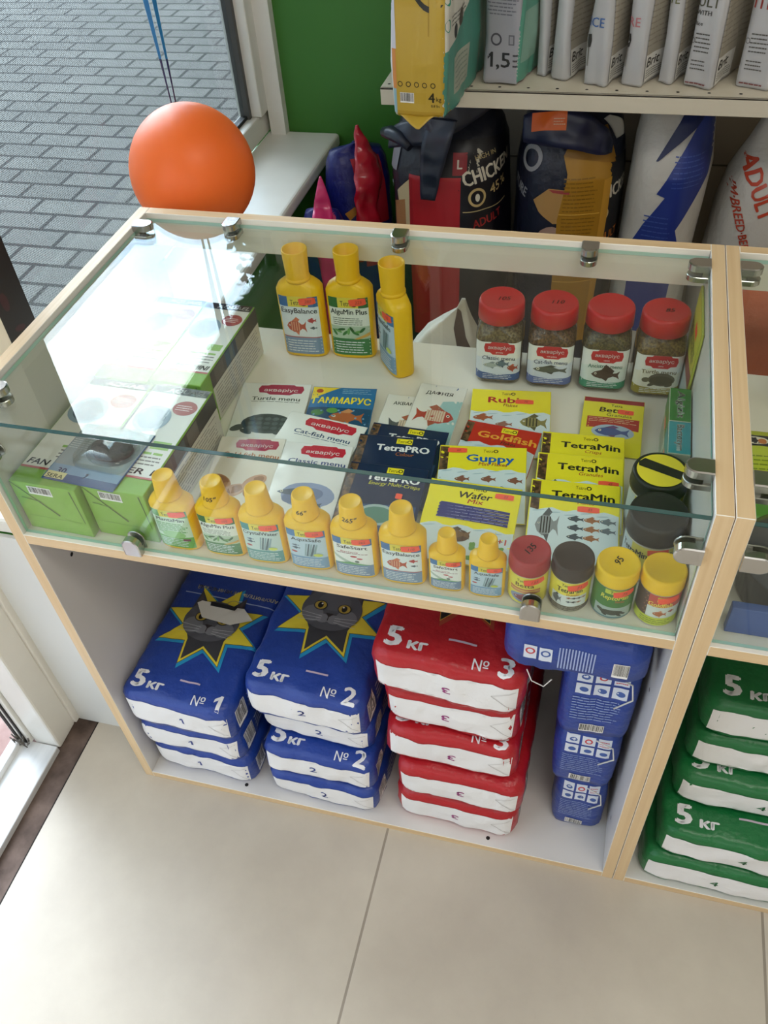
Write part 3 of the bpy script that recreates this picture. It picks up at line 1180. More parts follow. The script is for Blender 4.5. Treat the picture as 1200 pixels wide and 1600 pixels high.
# ------------------------------------------------------------------ square jars
def jar(x, y, rz, kind, label, mark):
    root = empty('pellet_jar', (x, y, HS + .0004), R(rz), label, 'jar', 'red lidded jars in a row')
    PET = clear('clear_pet', 'F6F4EE', .05, .03)
    m = MB()
    w = .0315
    m.loft([S(0, w * .86, w * .86, r=.012), S(.002, w * .95, w * .95, r=.012), S(.007, w, w, r=.013), S(.072, w, w, r=.013), S(.082, w * .97, w * .97, r=.02), S(.090, .0275, .0275, r=.0274), S(.094, .0262, .0262, r=.0261), S(.100, .0262, .0262, r=.0261)], PET, 48)
    m.done('jar_body', root)
    peb = noisy('pellets_' + kind, {'classic': '5A4E38', 'cat': '4E3A2A', 'anc': '46402C', 'turtle': '5C4A26'}[kind], {'classic': '8A7C5C', 'cat': '7E5E40', 'anc': '6E6442', 'turtle': '8C7440'}[kind], (330, 330, 330), .8, 2, .42, .58, .6)
    m = MB()
    w2 = w - .0014
    m.loft([S(.0022, w2 * .9, w2 * .9, r=.011), S(.008, w2, w2, r=.012), S(.0715, w2, w2, r=.012), S(.080, w2 * .96, w2 * .96, r=.018), S(.0865, .026, .026, r=.025), S(.0865, .001, .001, r=.0009)], peb, 48)
    m.done('pellets', root)
    b = MB()
    b.loft([S(0, w, w, r=.013), S(.1, w, w, r=.013)], PET, 64)
    bv = b.bvh()
    C = {'classic': ('DCE4EE', '3A5C94', '34466E', 'Classic menu', 'granules'), 'cat': ('D6DEEC', '5A6CA4', '3A4A78', 'Cat-fish menu', 'sink pellets'), 'anc': ('DDE8E2', '2E8A68', '2A7A62', 'Ancistrus menu', 'tablets'), 'turtle': ('E6E4D4', '9A8C32', '6A6230', 'Turtle menu', 'sticks')}[kind]
    a = Art()
    a.rect(-30, -27, 30, 25, 'ECEEEC')
    a.poly([(-30, -20), (30, -20), (30, 4), (12, -2), (-10, 8), (-30, 2)], C[0])
    a.poly([(-30, -27), (30, -27), (30, -17), (0, -20), (-30, -16)], C[1])
    a.lines(-20, -26, 20, -19, 3, 'E8ECF0', .3, 5)
    a.badge(2, 16.5, 42, 17, 'C2202C', 'акваріус', 'FFFFFF', C[4])
    a.text(C[3], 1, 3.5, 5.2, C[2], w=44, bold=.03)
    if kind == 'classic':
        a.fish(-8, -7, 24, 7, 'A9B4B4', '7E8C94', -1)
        a.fish(6, -4, 18, 8, '5E7484', '46586A', -1)
        a.fish(20, -9, 14, 8, 'A84A38', 'C2604A', -1)
    elif kind == 'cat':
        a.fish(0, -7, 44, 9, '5A6058', '3E443E', -1)
    elif kind == 'anc':
        a.fish(2, -8, 36, 13, '4A3A30', '3A2C26', -1)
        a.poly([(-4, -3), (2, 6), (14, -2), (12, -6)], '3E2E28')
    else:
        a.ell(6, -7, 17, 9, '5E5A48')
        a.ell(6, -8, 15, 6, '45432F')
        a.ell(-14, -8, 5, 3.4, '6A6650')
        for px in (-6, 16):
            a.ell(px, -14, 5, 2.2, '55513C', 20)
    for i_, l_ in enumerate(a.L):
        a.L[i_] = ([(q[0], q[1] * 1.17) for q in l_[0]],) + l_[1:]
    m = MB()
    m.art(a, (0, -w, .0405), (1, 0, 0), (0, 0, 1), bv, maxe=3.5)
    m.done('label', root)
    m = MB()
    lid = pmat('red_lid_plastic', 'C3161E', .33)
    r = .0305
    m.loft([S(.094, r, r), S(.0945, r * 1.02, r * 1.02), S(.114, r, r), S(.117, r * .97, r * .97), S(.119, r * .9, r * .9), S(.1186, r * .86, r * .86), S(.1186, .001, .001)], lid, 48)
    if mark:
        m.art(Art().text(mark, 0, 0, 8.5, '4A0D10', shear=.3, rot=4), (.004, -.001, .1186), (1, 0, 0), (0, 1, 0))
    m.done('lid', root)


jar(.534, .424, 3, 'classic', 'red lidded pellet jar with blue label, leftmost of the four jars', '105')
jar(.604, .426, 3, 'cat', 'red lidded jar with violet blue catfish label, second from left', '110')
jar(.6755, .429, 3, 'anc', 'red lidded jar with teal green label, third from left', None)
jar(.7445, .428, 3, 'turtle', 'red lidded jar with olive turtle label in the back right corner', '85')


# ------------------------------------------------------------------ sachets
WINDOW_BROWN = noisy('flakes_behind_film', '3A2418', '7A5638', (160, 160, 160), .3, 3, .4, .6)


def sachet(name, x, y, rz, w, h, art, label, zt=.0125, zb=.003, price=None, seed=1, edge='E9E9E4', group='fish food sachets lying on the case shelf'):
    """x, y: middle of the top edge; metres"""
    a = R(rz)
    tilt = math.asin((zt - zb) / h)
    m = MB()
    nx, ny = 16, 20
    tm = .0021
    top, bot = {}, {}
    off = Vector((seed * 2.3, seed * 5.1, 0))
    mi = m.m(pmat('foil_' + edge, edge, .28, spec=.6))
    for i in range(nx + 1):
        for j in range(ny + 1):
            u, v = i / nx * 2 - 1, j / ny * 2 - 1
            t = tm * (1 - abs(u) ** 3.5) * (1 - abs(v) ** 3.5) + .00025
            wv = noise.noise(Vector((u * 2.2, v * 2.2, 0)) + off) * .0011 * (1 - abs(u) ** 4) * (1 - abs(v) ** 4)
            k = .0007 * math.sin(v * 9) * abs(u) ** 6
            p = Vector((u * w / 2, v * h / 2, 0))
            top[i, j] = m.bm.verts.new((p.x, p.y, t + wv + k))
            bot[i, j] = m.bm.verts.new((p.x, p.y, -t * .8 + k))
    for i in range(nx):
        for j in range(ny):
            f = m.bm.faces.new((top[i, j], top[i + 1, j], top[i + 1, j + 1], top[i, j + 1]))
            g = m.bm.faces.new((bot[i, j], bot[i, j + 1], bot[i + 1, j + 1], bot[i + 1, j]))
            f.smooth = g.smooth = True
            f.material_index = g.material_index = mi
    for i in range(nx):
        m.bm.faces.new((bot[i, 0], bot[i + 1, 0], top[i + 1, 0], top[i, 0])).material_index = mi
        m.bm.faces.new((top[i, ny], top[i + 1, ny], bot[i + 1, ny], bot[i, ny])).material_index = mi
    for j in range(ny):
        m.bm.faces.new((top[0, j], top[0, j + 1], bot[0, j + 1], bot[0, j])).material_index = mi
        m.bm.faces.new((bot[nx, j], bot[nx, j + 1], top[nx, j + 1], top[nx, j])).material_index = mi
    bv = m.bvh()
    m.art(art, (0, 0, 0), (1, 0, 0), (0, 1, 0), bv, off=.0002, step=.00007, maxe=7, rough=.26)
    o = m.done(name)
    c, s_ = math.cos(a), math.sin(a)
    o.location = (x + s_ * h / 2 * math.cos(tilt), y - c * h / 2 * math.cos(tilt), HS + (zt + zb) / 2)
    o.rotation_euler = (tilt, 0, a)
    tag(o, label, 'sachet', group)
    if price:
        sticker(o, (price[0] * .001, price[1] * .001, 0), (1, 0, 0), (0, 1, 0), bv, price[2], price[3] if len(price) > 3 else 21, 8.5, price[4] if len(price) > 4 else 0, off=.0008)
    return o


def foil(w, h, bg):
    a = Art()
    a.rect(-w / 2 + .6, -h / 2 + .6, w / 2 - .6, h / 2 - .6, bg)
    return a


def tetra_bag(w, h, bg, name, nc, sub, subc, win=True, logo=True, ntext=None, logo_x=4, nh=9.5, nw=None):
    a = foil(w, h, bg)
    x0, x1, y0, y1 = -w / 2 + .6, w / 2 - .6, -h / 2 + .6, h / 2 - .6
    if win:
        a.rect(x0, y0, x0 + w * .10, y1 - 2, WINDOW_BROWN)
    lx = logo_x + (w * .05 if win else 0)
    a.logo(lx, y1 - 8, 5.2, 'F4E22A' if bg != 'F4E22A' else 'F6E83C')
    a.text(name, lx, y1 - 21, nh, nc, w=nw, bold=.07)
    if sub:
        a.text(sub, lx + 4, y1 - 31, 5.6, subc, bold=.02, shear=.2)
    return a


def water(a, w, h, y, seed=2, c='D5E3E8'):
    x0, x1 = -w / 2 + .6, w / 2 - .6
    pts = [(x0 + (x1 - x0) * i / 12, y + 2.2 * math.sin(i * 1.7 + seed)) for i in range(13)]
    a.poly(pts + [(x1, -h / 2 + .6), (x0, -h / 2 + .6)], c)
    for k in range(5):
        xx = x0 + (x1 - x0) * (.1 + .18 * k)
        a.ell(xx, y - 3 - (k % 3) * 2, 7, .8, 'A9C2CC', 8)
    return a


def akv(w, h, name, nc, bc, pic, bg='E6E7E3', sub=None):
    a = foil(w, h, bg)
    a.badge(8, h / 2 - 14, w * .66, 22, bc, 'акваріус', 'F6ECEC', None)
    a.text(name, 4, h / 2 - 33, 7.4, nc, w=min(w * .84, len(name) * 6.2), bold=.04)
    a.lines(-w * .3, h / 2 - 41, w * .42, h / 2 - 38.5, 1, nc, .35, 3)
    pic(a)
    return a


def pic_turtle(a):
    a.ell(2, -14, 36, 19, '3F4A48')
    a.ell(3, -13, 33, 16, '2C3736')
    for i in range(5):
        for j in range(3):
            a.ell(-20 + i * 11, -22 + j * 8.5, 5, 3.4, '4D5A56', 10, 6)
    a.ell(-38, -23, 10, 6, '46524E', 20)
    a.ell(-24, -30, 9, 4, '3B4644', -20)
    a.ell(24, -30, 10, 4, '3B4644', 12)


def pic_gold(a):
    for p, c, r_ in (((-24, -12), 'B98A62', -35), ((-4, -26), 'C9A183', 25), ((20, -10), 'C79C80', 40), ((26, -32), 'B4876A', -20)):
        a.ell(p[0], p[1], 17, 10, c, r_)
        a.ell(p[0] + 2, p[1] + 2, 11, 6, '9C6E4C', r_)


def pic_classic(a):
    a.ell(6, -18, 34, 20, '8E9CC0')
    a.ell(0, -20, 26, 12, '6C7A9E', 15)
    a.fish(-14, -16, 40, 9, '4E5A6C', '5E6A7C', -1)
    a.fish(8, -32, 36, 9, '5A6678', '66728A', -1)


def pic_cat(a):
    a.fish(0, -16, 66, 13, '5A5F5A', '44483F', -1)


sachet('fish_food_sachet', .2355, .326, 7, .099, .138, akv(99, 138, 'Turtle menu', '3E4E44', 'A81C46', pic_turtle), 'whitish sachet with a dark turtle picture and crimson badge, back left', seed=1)
sachet('fish_food_sachet', .2430, .2095, 6, .088, .138, akv(88, 138, 'Gold fish menu', 'B4683A', 'A81C46', pic_gold, 'E8E2D8'), 'whitish sachet with orange brown lettering in front of the turtle one', seed=2)
a = foil(90, 112, '1F6FA8')
a.poly([(-44, 55), (-44, 30), (-6, 55)], 'F0D23A')
a.ell(-34, 47, 5, 4, 'B84A2A')
a.lines(-2, 42, 40, 53, 3, '7FB6D8', .3)
a.text('ГАММАРУС', 0, 28, 12, 'F2E02E', w=80, bold=.05)
a.rect(-44, -55, 44, 14, '1A4A6E')
a.fish(10, -4, 46, 22, 'B0623A', 'C88A5A', -1)
a.ell(-30, 4, 9, 6, '3E7A3A')
a.ell(-10, 8, 8, 5, '5A9A4A')
for k in range(24):
    a.ell(random.uniform(-42, 42), random.uniform(-52, 10), 1.6, 1.6, '6FA2C2', 0, 7)
sachet('fish_food_sachet', .333, .333, 6, .090, .112, a, 'blue sachet with big yellow Cyrillic lettering, back row', seed=3, edge='2A6E9E')
sachet('fish_food_sachet', .331, .2635, -8, .112, .135, akv(112, 135, 'Cat-fish menu', '2E4C74', 'C2203A', pic_cat), 'whitish sachet with red badge tilted clockwise below the blue one', seed=4)
sachet('fish_food_sachet', .3350, .2085, 3, .090, .140, akv(90, 140, 'Classic menu', '3C4C84', 'C2203A', pic_classic, 'E6E6E6'), 'whitish sachet with blue fish picture behind the front bottles', seed=5, zt=.0165, zb=.005)


def nature(w, h, name, fishc, teal):
    a = foil(w, h, 'E8E6DE')
    if teal:
        a.poly([(w * .1, h * .2), (w / 2 - .6, h * .26), (w / 2 - .6, -h / 2 + 1), (-w * .1, -h / 2 + 1)], '9FC6C6')
    a.ell(w * .08, h / 2 - 4, 16, 8, '1F4F94')
    a.text('Природа', w * .08, h / 2 - 5, 3.4, 'F0F0F0', w=20)
    a.text(name, -2, h / 2 - 19, 6.6, '2A2A30', w=len(name) * 6.2, bold=.03)
    a.fish(2, -6, 52, 30, fishc, 'A85A44', 1, 8, 'D8C2A8')
    return a


sachet('fish_food_sachet', .432, .340, 0, .078, .115, nature(78, 115, 'АКВАМЕНЮ', '5A5E62', False), 'white sachet with black lettering half covered by its white neighbour', seed=6, zt=.0045, zb=.0024)
sachet('fish_food_sachet', .4680, .3605, -2, .066, .118, nature(66, 118, 'ДАФНІЯ', 'B4443A', True), 'white and teal sachet with a red striped fish, back row middle', seed=7, zt=.0128, zb=.0072)


def pro(w, h, sub, subc):
    a = tetra_bag(w, h, '16254A', 'TetraPRO', 'F2F2F2', sub, subc, True, nh=10.5, nw=w * .66)
    a.poly([(-w * .36, -h * .06), (w * .46, .0), (w * .46, -h / 2 + 1), (-w * .36, -h / 2 + 1)], '35507C')
    a.ell(w * .02, -h * .16, w * .24, h * .13, 'A9BFC0')
    a.ell(w * .02, -h * .16, w * .2, h * .1, '5E8A7C')
    a.fish(w * .3, -h * .14, 22, 12, 'B0603A', 'C87A4A', -1)
    a.fish(w * .22, -h * .03, 12, 6, 'A84A3A', None, -1)
    return a


sachet('fish_food_sachet', .4435, .2635, -2, .102, .118, pro(102, 118, None, 'FFFFFF'), 'dark navy sachet at the back of the three navy ones', seed=8, zt=.0150, zb=.0048, edge='1C2A4E')
sachet('fish_food_sachet', .4335, .2375, 3, .102, .118, pro(102, 118, 'Colour', 'C8722E'), 'dark navy sachet in the middle of the three navy ones', seed=9, zt=.0195, zb=.0095, edge='1C2A4E')
sachet('fish_food_sachet', .4365, .179, 1, .099, .122, pro(99, 122, 'Energy Multi-Crisps', 'D8D23A'), 'dark navy sachet with yellow slanted lettering at the front of the navy ones', (.0230), .0125, (22, 12, '', 8), 10, '1C2A4E')

yb = 'F2E32E'
a = tetra_bag(106, 125, yb, 'Rubin', 'B4222C', 'Flakes', '8E2A2A', False, nh=11, nw=52, logo_x=-4)
water(a, 106, 125, 18)
a.fish(30, 0, 34, 22, '8A8450', '5A5A3A', -1, 4, '3A3A2A')
a.fish(-36, 6, 26, 10, 'A85A3A', None, -1)
a.fish(-8, -6, 22, 8, '9A6A5A', None, -1)
sachet('fish_food_sachet', .5600, .3665, 6, .106, .125, a, 'yellow sachet with dark red lettering in front of the first two jars', price=(18, 38, '70', 24), seed=11, edge=yb)
a = tetra_bag(98, 120, 'C2281E', 'Goldfish', 'EDA63A', 'Flakes', '2E2A22', True, nh=11, nw=76)
water(a, 98, 120, 22, 3, 'CFDCE2')
a.fish(10, -10, 40, 20, 'B8502E', 'C86A3A', -1)
sachet('fish_food_sachet', .5625, .287, -6, .098, .120, a, 'red sachet with orange lettering behind the yellow and blue lettered one', zt=.0150, zb=.006, seed=12, edge='C2281E')
a = tetra_bag(108, 122, yb, 'Guppy', '1E5FB0', 'Mini Flakes', 'B42A2A', True, nh=12, nw=58)
water(a, 108, 122, 20, 4)
for k in range(5):
    a.fish(-24 + k * 16, 4 - (k % 2) * 16, 18, 8, ('8A5A4A', '5A6A7A')[k % 2], None, -1)
sachet('fish_food_sachet', .543, .2385, 7, .108, .122, a, 'yellow sachet with blue lettering under the glass edge', zt=.0195, zb=.0095, price=(-32, 52, '60', 24), seed=13, edge=yb)
a = foil(110, 118, yb)
a.logo(6, 49, 4.6, yb)
a.text('Wafer', 2, 39, 9.5, '2A241E', w=40, bold=.05, shear=.2)
a.text('Mix', 4, 30, 6.5, 'B42E26', w=18, bold=.03, shear=.2)
for k in range(5):
    a.poly([(-38, 21 - k * 4.6 + 1.2), (-36, 24.0 - k * 4.6 + 1.0), (46, 21 - k * 4.6), (46, 17.2 - k * 4.6), (-38, 20.0 - k * 4.6)], '33357A')
    a.lines(-34, 19.2 - k * 4.6, 44, 20.4 - k * 4.6, 1, 'A9ACD4', .5, k)
water(a, 110, 118, -8, 5, 'D3DEE2')
a.ell(-10, -22, 16, 9, '5A4232')
a.fish(-12, -20, 34, 14, '7A5A3E', '5A4A3A', -1)
a.text('6+1', 40, -22, 8, 'C03A30', bold=.04)
for k in range(10):
    a.ell(30 + 20 * math.sin(k * 2.2), -42 + 8 * math.cos(k * 3.1), 6, 3, '6E9A4E', k * 37)
sachet('fish_food_sachet', .5470, .1665, 0, .110, .118, a, 'yellow sachet with rows of dark blue small print behind the small bottles', zt=.0235, zb=.011, price=(36, 43, '55', 22), seed=14, edge=yb)
a = foil(78, 102, 'E9DE3A')
a.rect(-38.4, 42, 38.4, 50.4, '9C1F2A')
a.text('Tetra', 4, 37, 4.5, '2A241E')
a.text('Betta', 0, 28, 8.5, '2A241E', w=34, bold=.05, shear=.15)
a.text('Granules', 8, 19, 5, '4A3A2A', w=32)
a.rect(-32, -6, 34, 14, 'B03A34')
a.lines(-30, 4, 32, 13, 3, 'E6C49A', .3)
a.ell(2, -12, 27, 13, 'A9BED0')
a.fish(0, -12, 42, 16, '4A5E94', '6A4A7A', -1)
sachet('fish_food_sachet', .6965, .3705, 0, .078, .102, a, 'yellow and red sachet with a blue fighting fish in front of the third jar', price=(16, 26, '50', 20), seed=15, edge='E9DE3A')


def tmin(sub, seed):
    a = tetra_bag(102, 118, yb, 'TetraMin', '26221A', sub, 'B8402E', True, nh=10.5, nw=72)
    water(a, 102, 118, 14, seed)
    a.fish(-30, -10, 26, 34, '8E9294', '54585C', -1, 4)
    for k in range(8):
        a.fish(2 + (k % 3) * 18, 2 - (k // 3) * 13, 18, 7, ('3E4A56', 'A0663E', '62707A')[k % 3], None, -1)
    return a


sachet('fish_food_sachet', .6630, .2890, 3, .102, .118, tmin('Crisps', 1), 'yellow sachet with black lettering, back one of three alike', zt=.0150, zb=.006, price=(38, 15, '72', 22), seed=16, edge=yb)
sachet('fish_food_sachet', .6635, .2435, 3, .104, .118, tmin('Granules', 2), 'yellow sachet with black lettering, middle one of three alike', zt=.0195, zb=.0095, price=(34, 14, '45', 24), seed=17, edge=yb)
sachet('fish_food_sachet', .6620, .190, 3, .104, .118, tmin('Flakes', 3), 'yellow sachet with black lettering and fish shoal, front one of three alike', zt=.0240, zb=.0120, price=(16, 17, '55', 25), seed=18, edge=yb)


# ------------------------------------------------------------------ filter boxes on the left
def filter_box(x0, x1, y0, y1, h, label, title, seed, front=True):
    root = empty('filter_box', ((x0 + x1) / 2, y0, HS + .0004), R(-1.5), label, 'box', 'filter boxes at the left of the case')
    w, d = x1 - x0, y1 - y0
    grn = pmat('carton_green', '84B440', .45)
    wht = pmat('carton_white', 'DEDCD6', .45)
    drk = pmat('carton_dark', '3E3836', .45)
    m = MB()
    m.box((-w / 2, 0, 0), (w / 2, d, h), grn, .0012, 2)
    a = Art()
    W_, D_ = w * 1000, d * 1000
    a.rect(-W_ / 2 + 1.5, -D_ / 2 + 28, W_ / 2 - 1.5, D_ / 2 - 1.5, 'DDDBD4')
    a.rect(-W_ / 2 + 1.5, -D_ / 2 + 25, W_ / 2 - 1.5, -D_ / 2 + 28.5, 'B04A46')
    a.text(title, 0, -D_ / 2 + 37, 9.5, '35302E', w=W_ * .86, bold=.05, shear=.2)
    a.lines(-W_ * .1, -D_ / 2 + 46, W_ * .42, -D_ / 2 + 64, 3, '6E6A66', .35, seed)
    for k in range(3):
        a.rect(-W_ * .12 + k * W_ * .18, -D_ / 2 + 66, -W_ * .12 + k * W_ * .18 + W_ * .15, -D_ / 2 + 70, '86B24A')
    a.rect(W_ * .12, -D_ / 2 + 76, W_ * .42, -D_ / 2 + 90, '86B24A')
    a.ell(W_ * .25, D_ / 2 - 40, W_ * .2, 14, 'A23A34')
    a.lines(W_ * .1, D_ / 2 - 46, W_ * .4, D_ / 2 - 34, 3, 'E8D0CC', .4, 2)
    a.rect(-W_ / 2 + 1.5, D_ / 2 - 16, W_ / 2 - 1.5, D_ / 2 - 1.5, '25221F')
    a.text('AQUAEL', W_ * .12, D_ / 2 - 9, 8, 'F0F0EC', w=W_ * .66, bold=.05, shear=.2)
    a.ell(-W_ * .16, D_ / 2 - 66, W_ * .3, 26, '8FA3B4')
    a.ell(-W_ * .16, D_ / 2 - 66, W_ * .22, 20, '54687C')
    m.art(a, (0, d / 2, h), (1, 0, 0), (0, 1, 0))
    # right side
    a = Art()
    a.rect(-D_ / 2 + 28, -h * 500 + 1.5, D_ / 2 - 1, h * 500 - 1, 'D6D2CC')
    a.rect(-D_ / 2 + 28, h * 500 - 26, D_ / 2 - 1, h * 500 - 1, '3A3432')
    for k in range(3):
        a.rect(-D_ / 2 + 40 + k * 36, h * 500 - 24, -D_ / 2 + 68 + k * 36, h * 500 - 3, ('57504C', '4A5A66', '6A6460')[k])
    a.lines(-D_ / 2 + 34, -h * 500 + 6, D_ / 2 - 8, h * 500 - 30, 9, '8E8A86', .3, seed)
    m.art(a, (w / 2, d / 2, h / 2), (0, 1, 0), (0, 0, 1))
    # front flap
    a = Art()
    f0 = h * 500
    a.barcode(-W_ * .24, f0 - 17, W_ * .12, f0 - 4, 1.2, seed)
    a.poly([(-W_ * .5 + 1, f0 - 1), (-W_ * .5 + 2.6, f0 - 1), (W_ * .10, -f0 * .22), (W_ * .08, -f0 * .26)], '46641F')
    a.poly([(W_ * .40, f0 - 3), (W_ * .42, f0 - 3), (W_ * .46, -f0 * .4), (W_ * .45, -f0 * .4)], '46641F')
    a.poly([(-W_ * .4, f0 * .35), (-W_ * .4, f0 * .39), (-W_ * .12, f0 * .3), (-W_ * .12, f0 * .27)], '5E8430')
    a.rect(-W_ * .42, -f0 * .42, W_ * .4, -f0 * .40, '74A038')
    m.art(a, (0, 0, h / 2), (1, 0, 0), (0, 0, 1))
    m.done('carton', root)
    return root


filter_box(.0195, .1075, .014, .216, .079, 'green and white filter box in the front left corner', 'FAN FILTER', 3)
filter_box(.1105, .1915, .0215, .216, .079, 'green and white filter box beside the first yellow bottle', 'FILTER 1', 5)
filter_box(.0200, .0990, .223, .420, .076, 'green and white filter box behind the front left corner one', 'FILTER 2', 7)
filter_box(.1020, .1760, .223, .412, .079, 'green and white filter box at the back with its long side showing', 'TURBO MINI', 9)

# blister pack lying on both front boxes
pk = empty('blister_pack', (.110, .072, HS + .0801), R(-4), 'clear blister pack with blue card lying across the two front filter boxes', 'pack')
m = MB()
a = Art()
m.box((-.048, -.050, 0), (.048, .050, .0012), pmat('card_blue', '2E5A8A', .4))
a.rect(-47, -49, 47, 49, '2C5482')
a.rect(-47, -38, 47, -24, '7E9EBA')
a.rect(-47, -24, 47, 49, '8B9A9C')
a.lines(-46, 4, -10, 44, 11, 'B9C4C8', .35, 4)
a.text('30', -30, -34, 9, '1E3A6A', bold=.03)
a.rect(-46, -48, -20, -37, 'E6E0A0')
a.text('SERA', -33, -44, 6, '3A5A2A', w=22, bold=.03)
a.text('7', 4, -36, 8, 'B9C4D4', bold=.03)
a.ell(12, 12, 34, 28, '566A6C')
m.art(a, (0, 0, .0012), (1, 0, 0), (0, 1, 0))
m.done('card', pk)
m = MB()
secs = [S(.0014, .036, .036, r=.014), S(.012, .034, .034, r=.014), S(.016, .029, .029, r=.014), S(.0165, .001, .001, r=.0009)]
for q in secs:
    q['cx'], q['cy'] = .010, .010
m.loft(secs, clear('blister_plastic', 'E8EEEC', .07, .04), 32)
m.done('blister', pk)
m = MB()
m.loft([S(.0016, .026, .020, cx=.012, cy=.012), S(.008, .026, .020, cx=.012, cy=.012), S(.0095, .020, .015, cx=.012, cy=.012)], pmat('dark_filter_pad', '3E4C4A', .8, bump=.6, bscale=300), 24)
m.done('filter_pad', pk)

# boxes and leaflet at the right panel
for (y0, y1, c, t, lb) in ((.2555, .318, '2F7A34', 'Algizit', 'narrow green topped carton standing by the right panel behind the teal one'), (.198, .2545, '35949C', 'Bactozym', 'narrow teal topped carton behind the larger striped lid tub')):
    root = empty('remedy_carton', (.7695, (y0 + y1) / 2, HS + .0004), R(0), lb, 'carton', 'narrow remedy cartons')
    m = MB()
    yy = (y1 - y0) / 2
    m.box((-.0125, -yy, 0), (.0125, yy, .080), pmat('carton_pale', 'C9CFB8', .4), .0006, 1)
    a = Art()
    a.rect(-12, -yy * 1000 + .5, 12, yy * 1000 - .5, c)
    a.text(t, 1, 0, 8, 'F0F2EA', w=yy * 1600, bold=.10, rot=-90)
    m.art(a, (0, 0, .080), (1, 0, 0), (0, 1, 0))
    a = Art()
    a.rect(-yy * 1000 + .5, 10, yy * 1000 - .5, 39, c)
    a.lines(-yy * 800, -30, yy * 800, 4, 6, '7A7E70', .3)
    a.rect(-8, 8, 14, 16, 'FF5A3C')
    m.art(a, (-.0125, 0, .040), (0, -1, 0), (0, 0, 1))
    m.done('carton', root)

# tall yellow sachet leaning against the right panel
m = MB()
m.box((-.0016, -.055, 0), (.0016, .055, .150), pmat('foil_leaning', 'B9C04A', .3), .0012, 2)
a = Art()
a.rect(-54, -74, 54, 74, 'D6D64A')
a.rect(-54, -74, 54, -10, 'B8C8CC')
a.poly([(-54, -10), (54, 14), (54, -6), (-54, -28)], '8A3A34')
a.rect(-10, 40, 18, 52, 'FF5A3C')
a.lines(-44, 14, 40, 36, 3, '4A4A22', .5, 9)
m.art(a, (-.0016, 0, .075), (0, -1, 0), (0, 0, 1))
o = m.done('fish_food_sachet', None, (.7790, .385, HS + .0005), (0, R(1.0), 0))
tag(o, 'yellow sachet standing upright, leaning on the right panel by the last jar', 'sachet')


# ------------------------------------------------------------------ cat litter bags
def cat_face(a, cx, cy, s, flap=False):
    g, g2, lg = '55565C', '3E3F45', '74757A'
    for sx in (-1, 1):
        a.poly([(cx + sx * 12 * s, cy + 20 * s), (cx + sx * 31 * s, cy + 44 * s), (cx + sx * 34 * s, cy + 8 * s)], g2)
        a.poly([(cx + sx * 17 * s, cy + 22 * s), (cx + sx * 29 * s, cy + 37 * s), (cx + sx * 31 * s, cy + 14 * s)], '4E4648')
    a.ell(cx, cy, 37 * s, 31 * s, g, n=32)
    a.ell(cx, cy + 12 * s, 20 * s, 14 * s, '5E5F65')
    for sx in (-1, 1):
        a.ell(cx + sx * 21 * s, cy - 10 * s, 13 * s, 12 * s, lg)
        a.ell(cx + sx * 15 * s, cy + 3 * s, 8.5 * s, 7.2 * s, '2A2A2C')
        a.ell(cx + sx * 15 * s, cy + 3 * s, 7.2 * s, 6.0 * s, 'B49A3E')
        a.ell(cx + sx * 15 * s, cy + 3 * s, 3.4 * s, 4.6 * s, '0E0E0E')
        a.ell(cx + sx * 13.5 * s, cy + 5 * s, 1.2 * s, 1.2 * s, 'F2F2EC', n=8)
        a.ell(cx + sx * 7 * s, cy - 15 * s, 8.5 * s, 6.5 * s, '7E7F84')
        for k in range(3):
            y = cy - (13 + 3 * k) * s
            a.poly([(cx + sx * 8 * s, y), (cx + sx * 36 * s, y + (3 - 3 * k) * s), (cx + sx * 36 * s, y + (3.5 - 3 * k) * s), (cx + sx * 8 * s, y + .7 * s)], 'B9BABC')
    a.poly([(cx - 5 * s, cy - 7 * s), (cx + 5 * s, cy - 7 * s), (cx, cy - 13 * s)], '2C2426')
    a.rect(cx - .6 * s, cy - 18 * s, cx + .6 * s, cy - 12 * s, '2C2426')


def star(cx, cy, r1, r0, n=9, rot=-90):
    p = []
    for i in range(2 * n):
        r = r1 if i % 2 == 0 else r0
        t = R(rot + i * 180 / n)
        p.append((cx + r * math.cos(t), cy + r * math.sin(t) * .95))
    return p


PLASTIC = {}


def bagmat(name, c):
    return pmat(name, c, .36, spec=.5, bump=1.0, bscale=34)


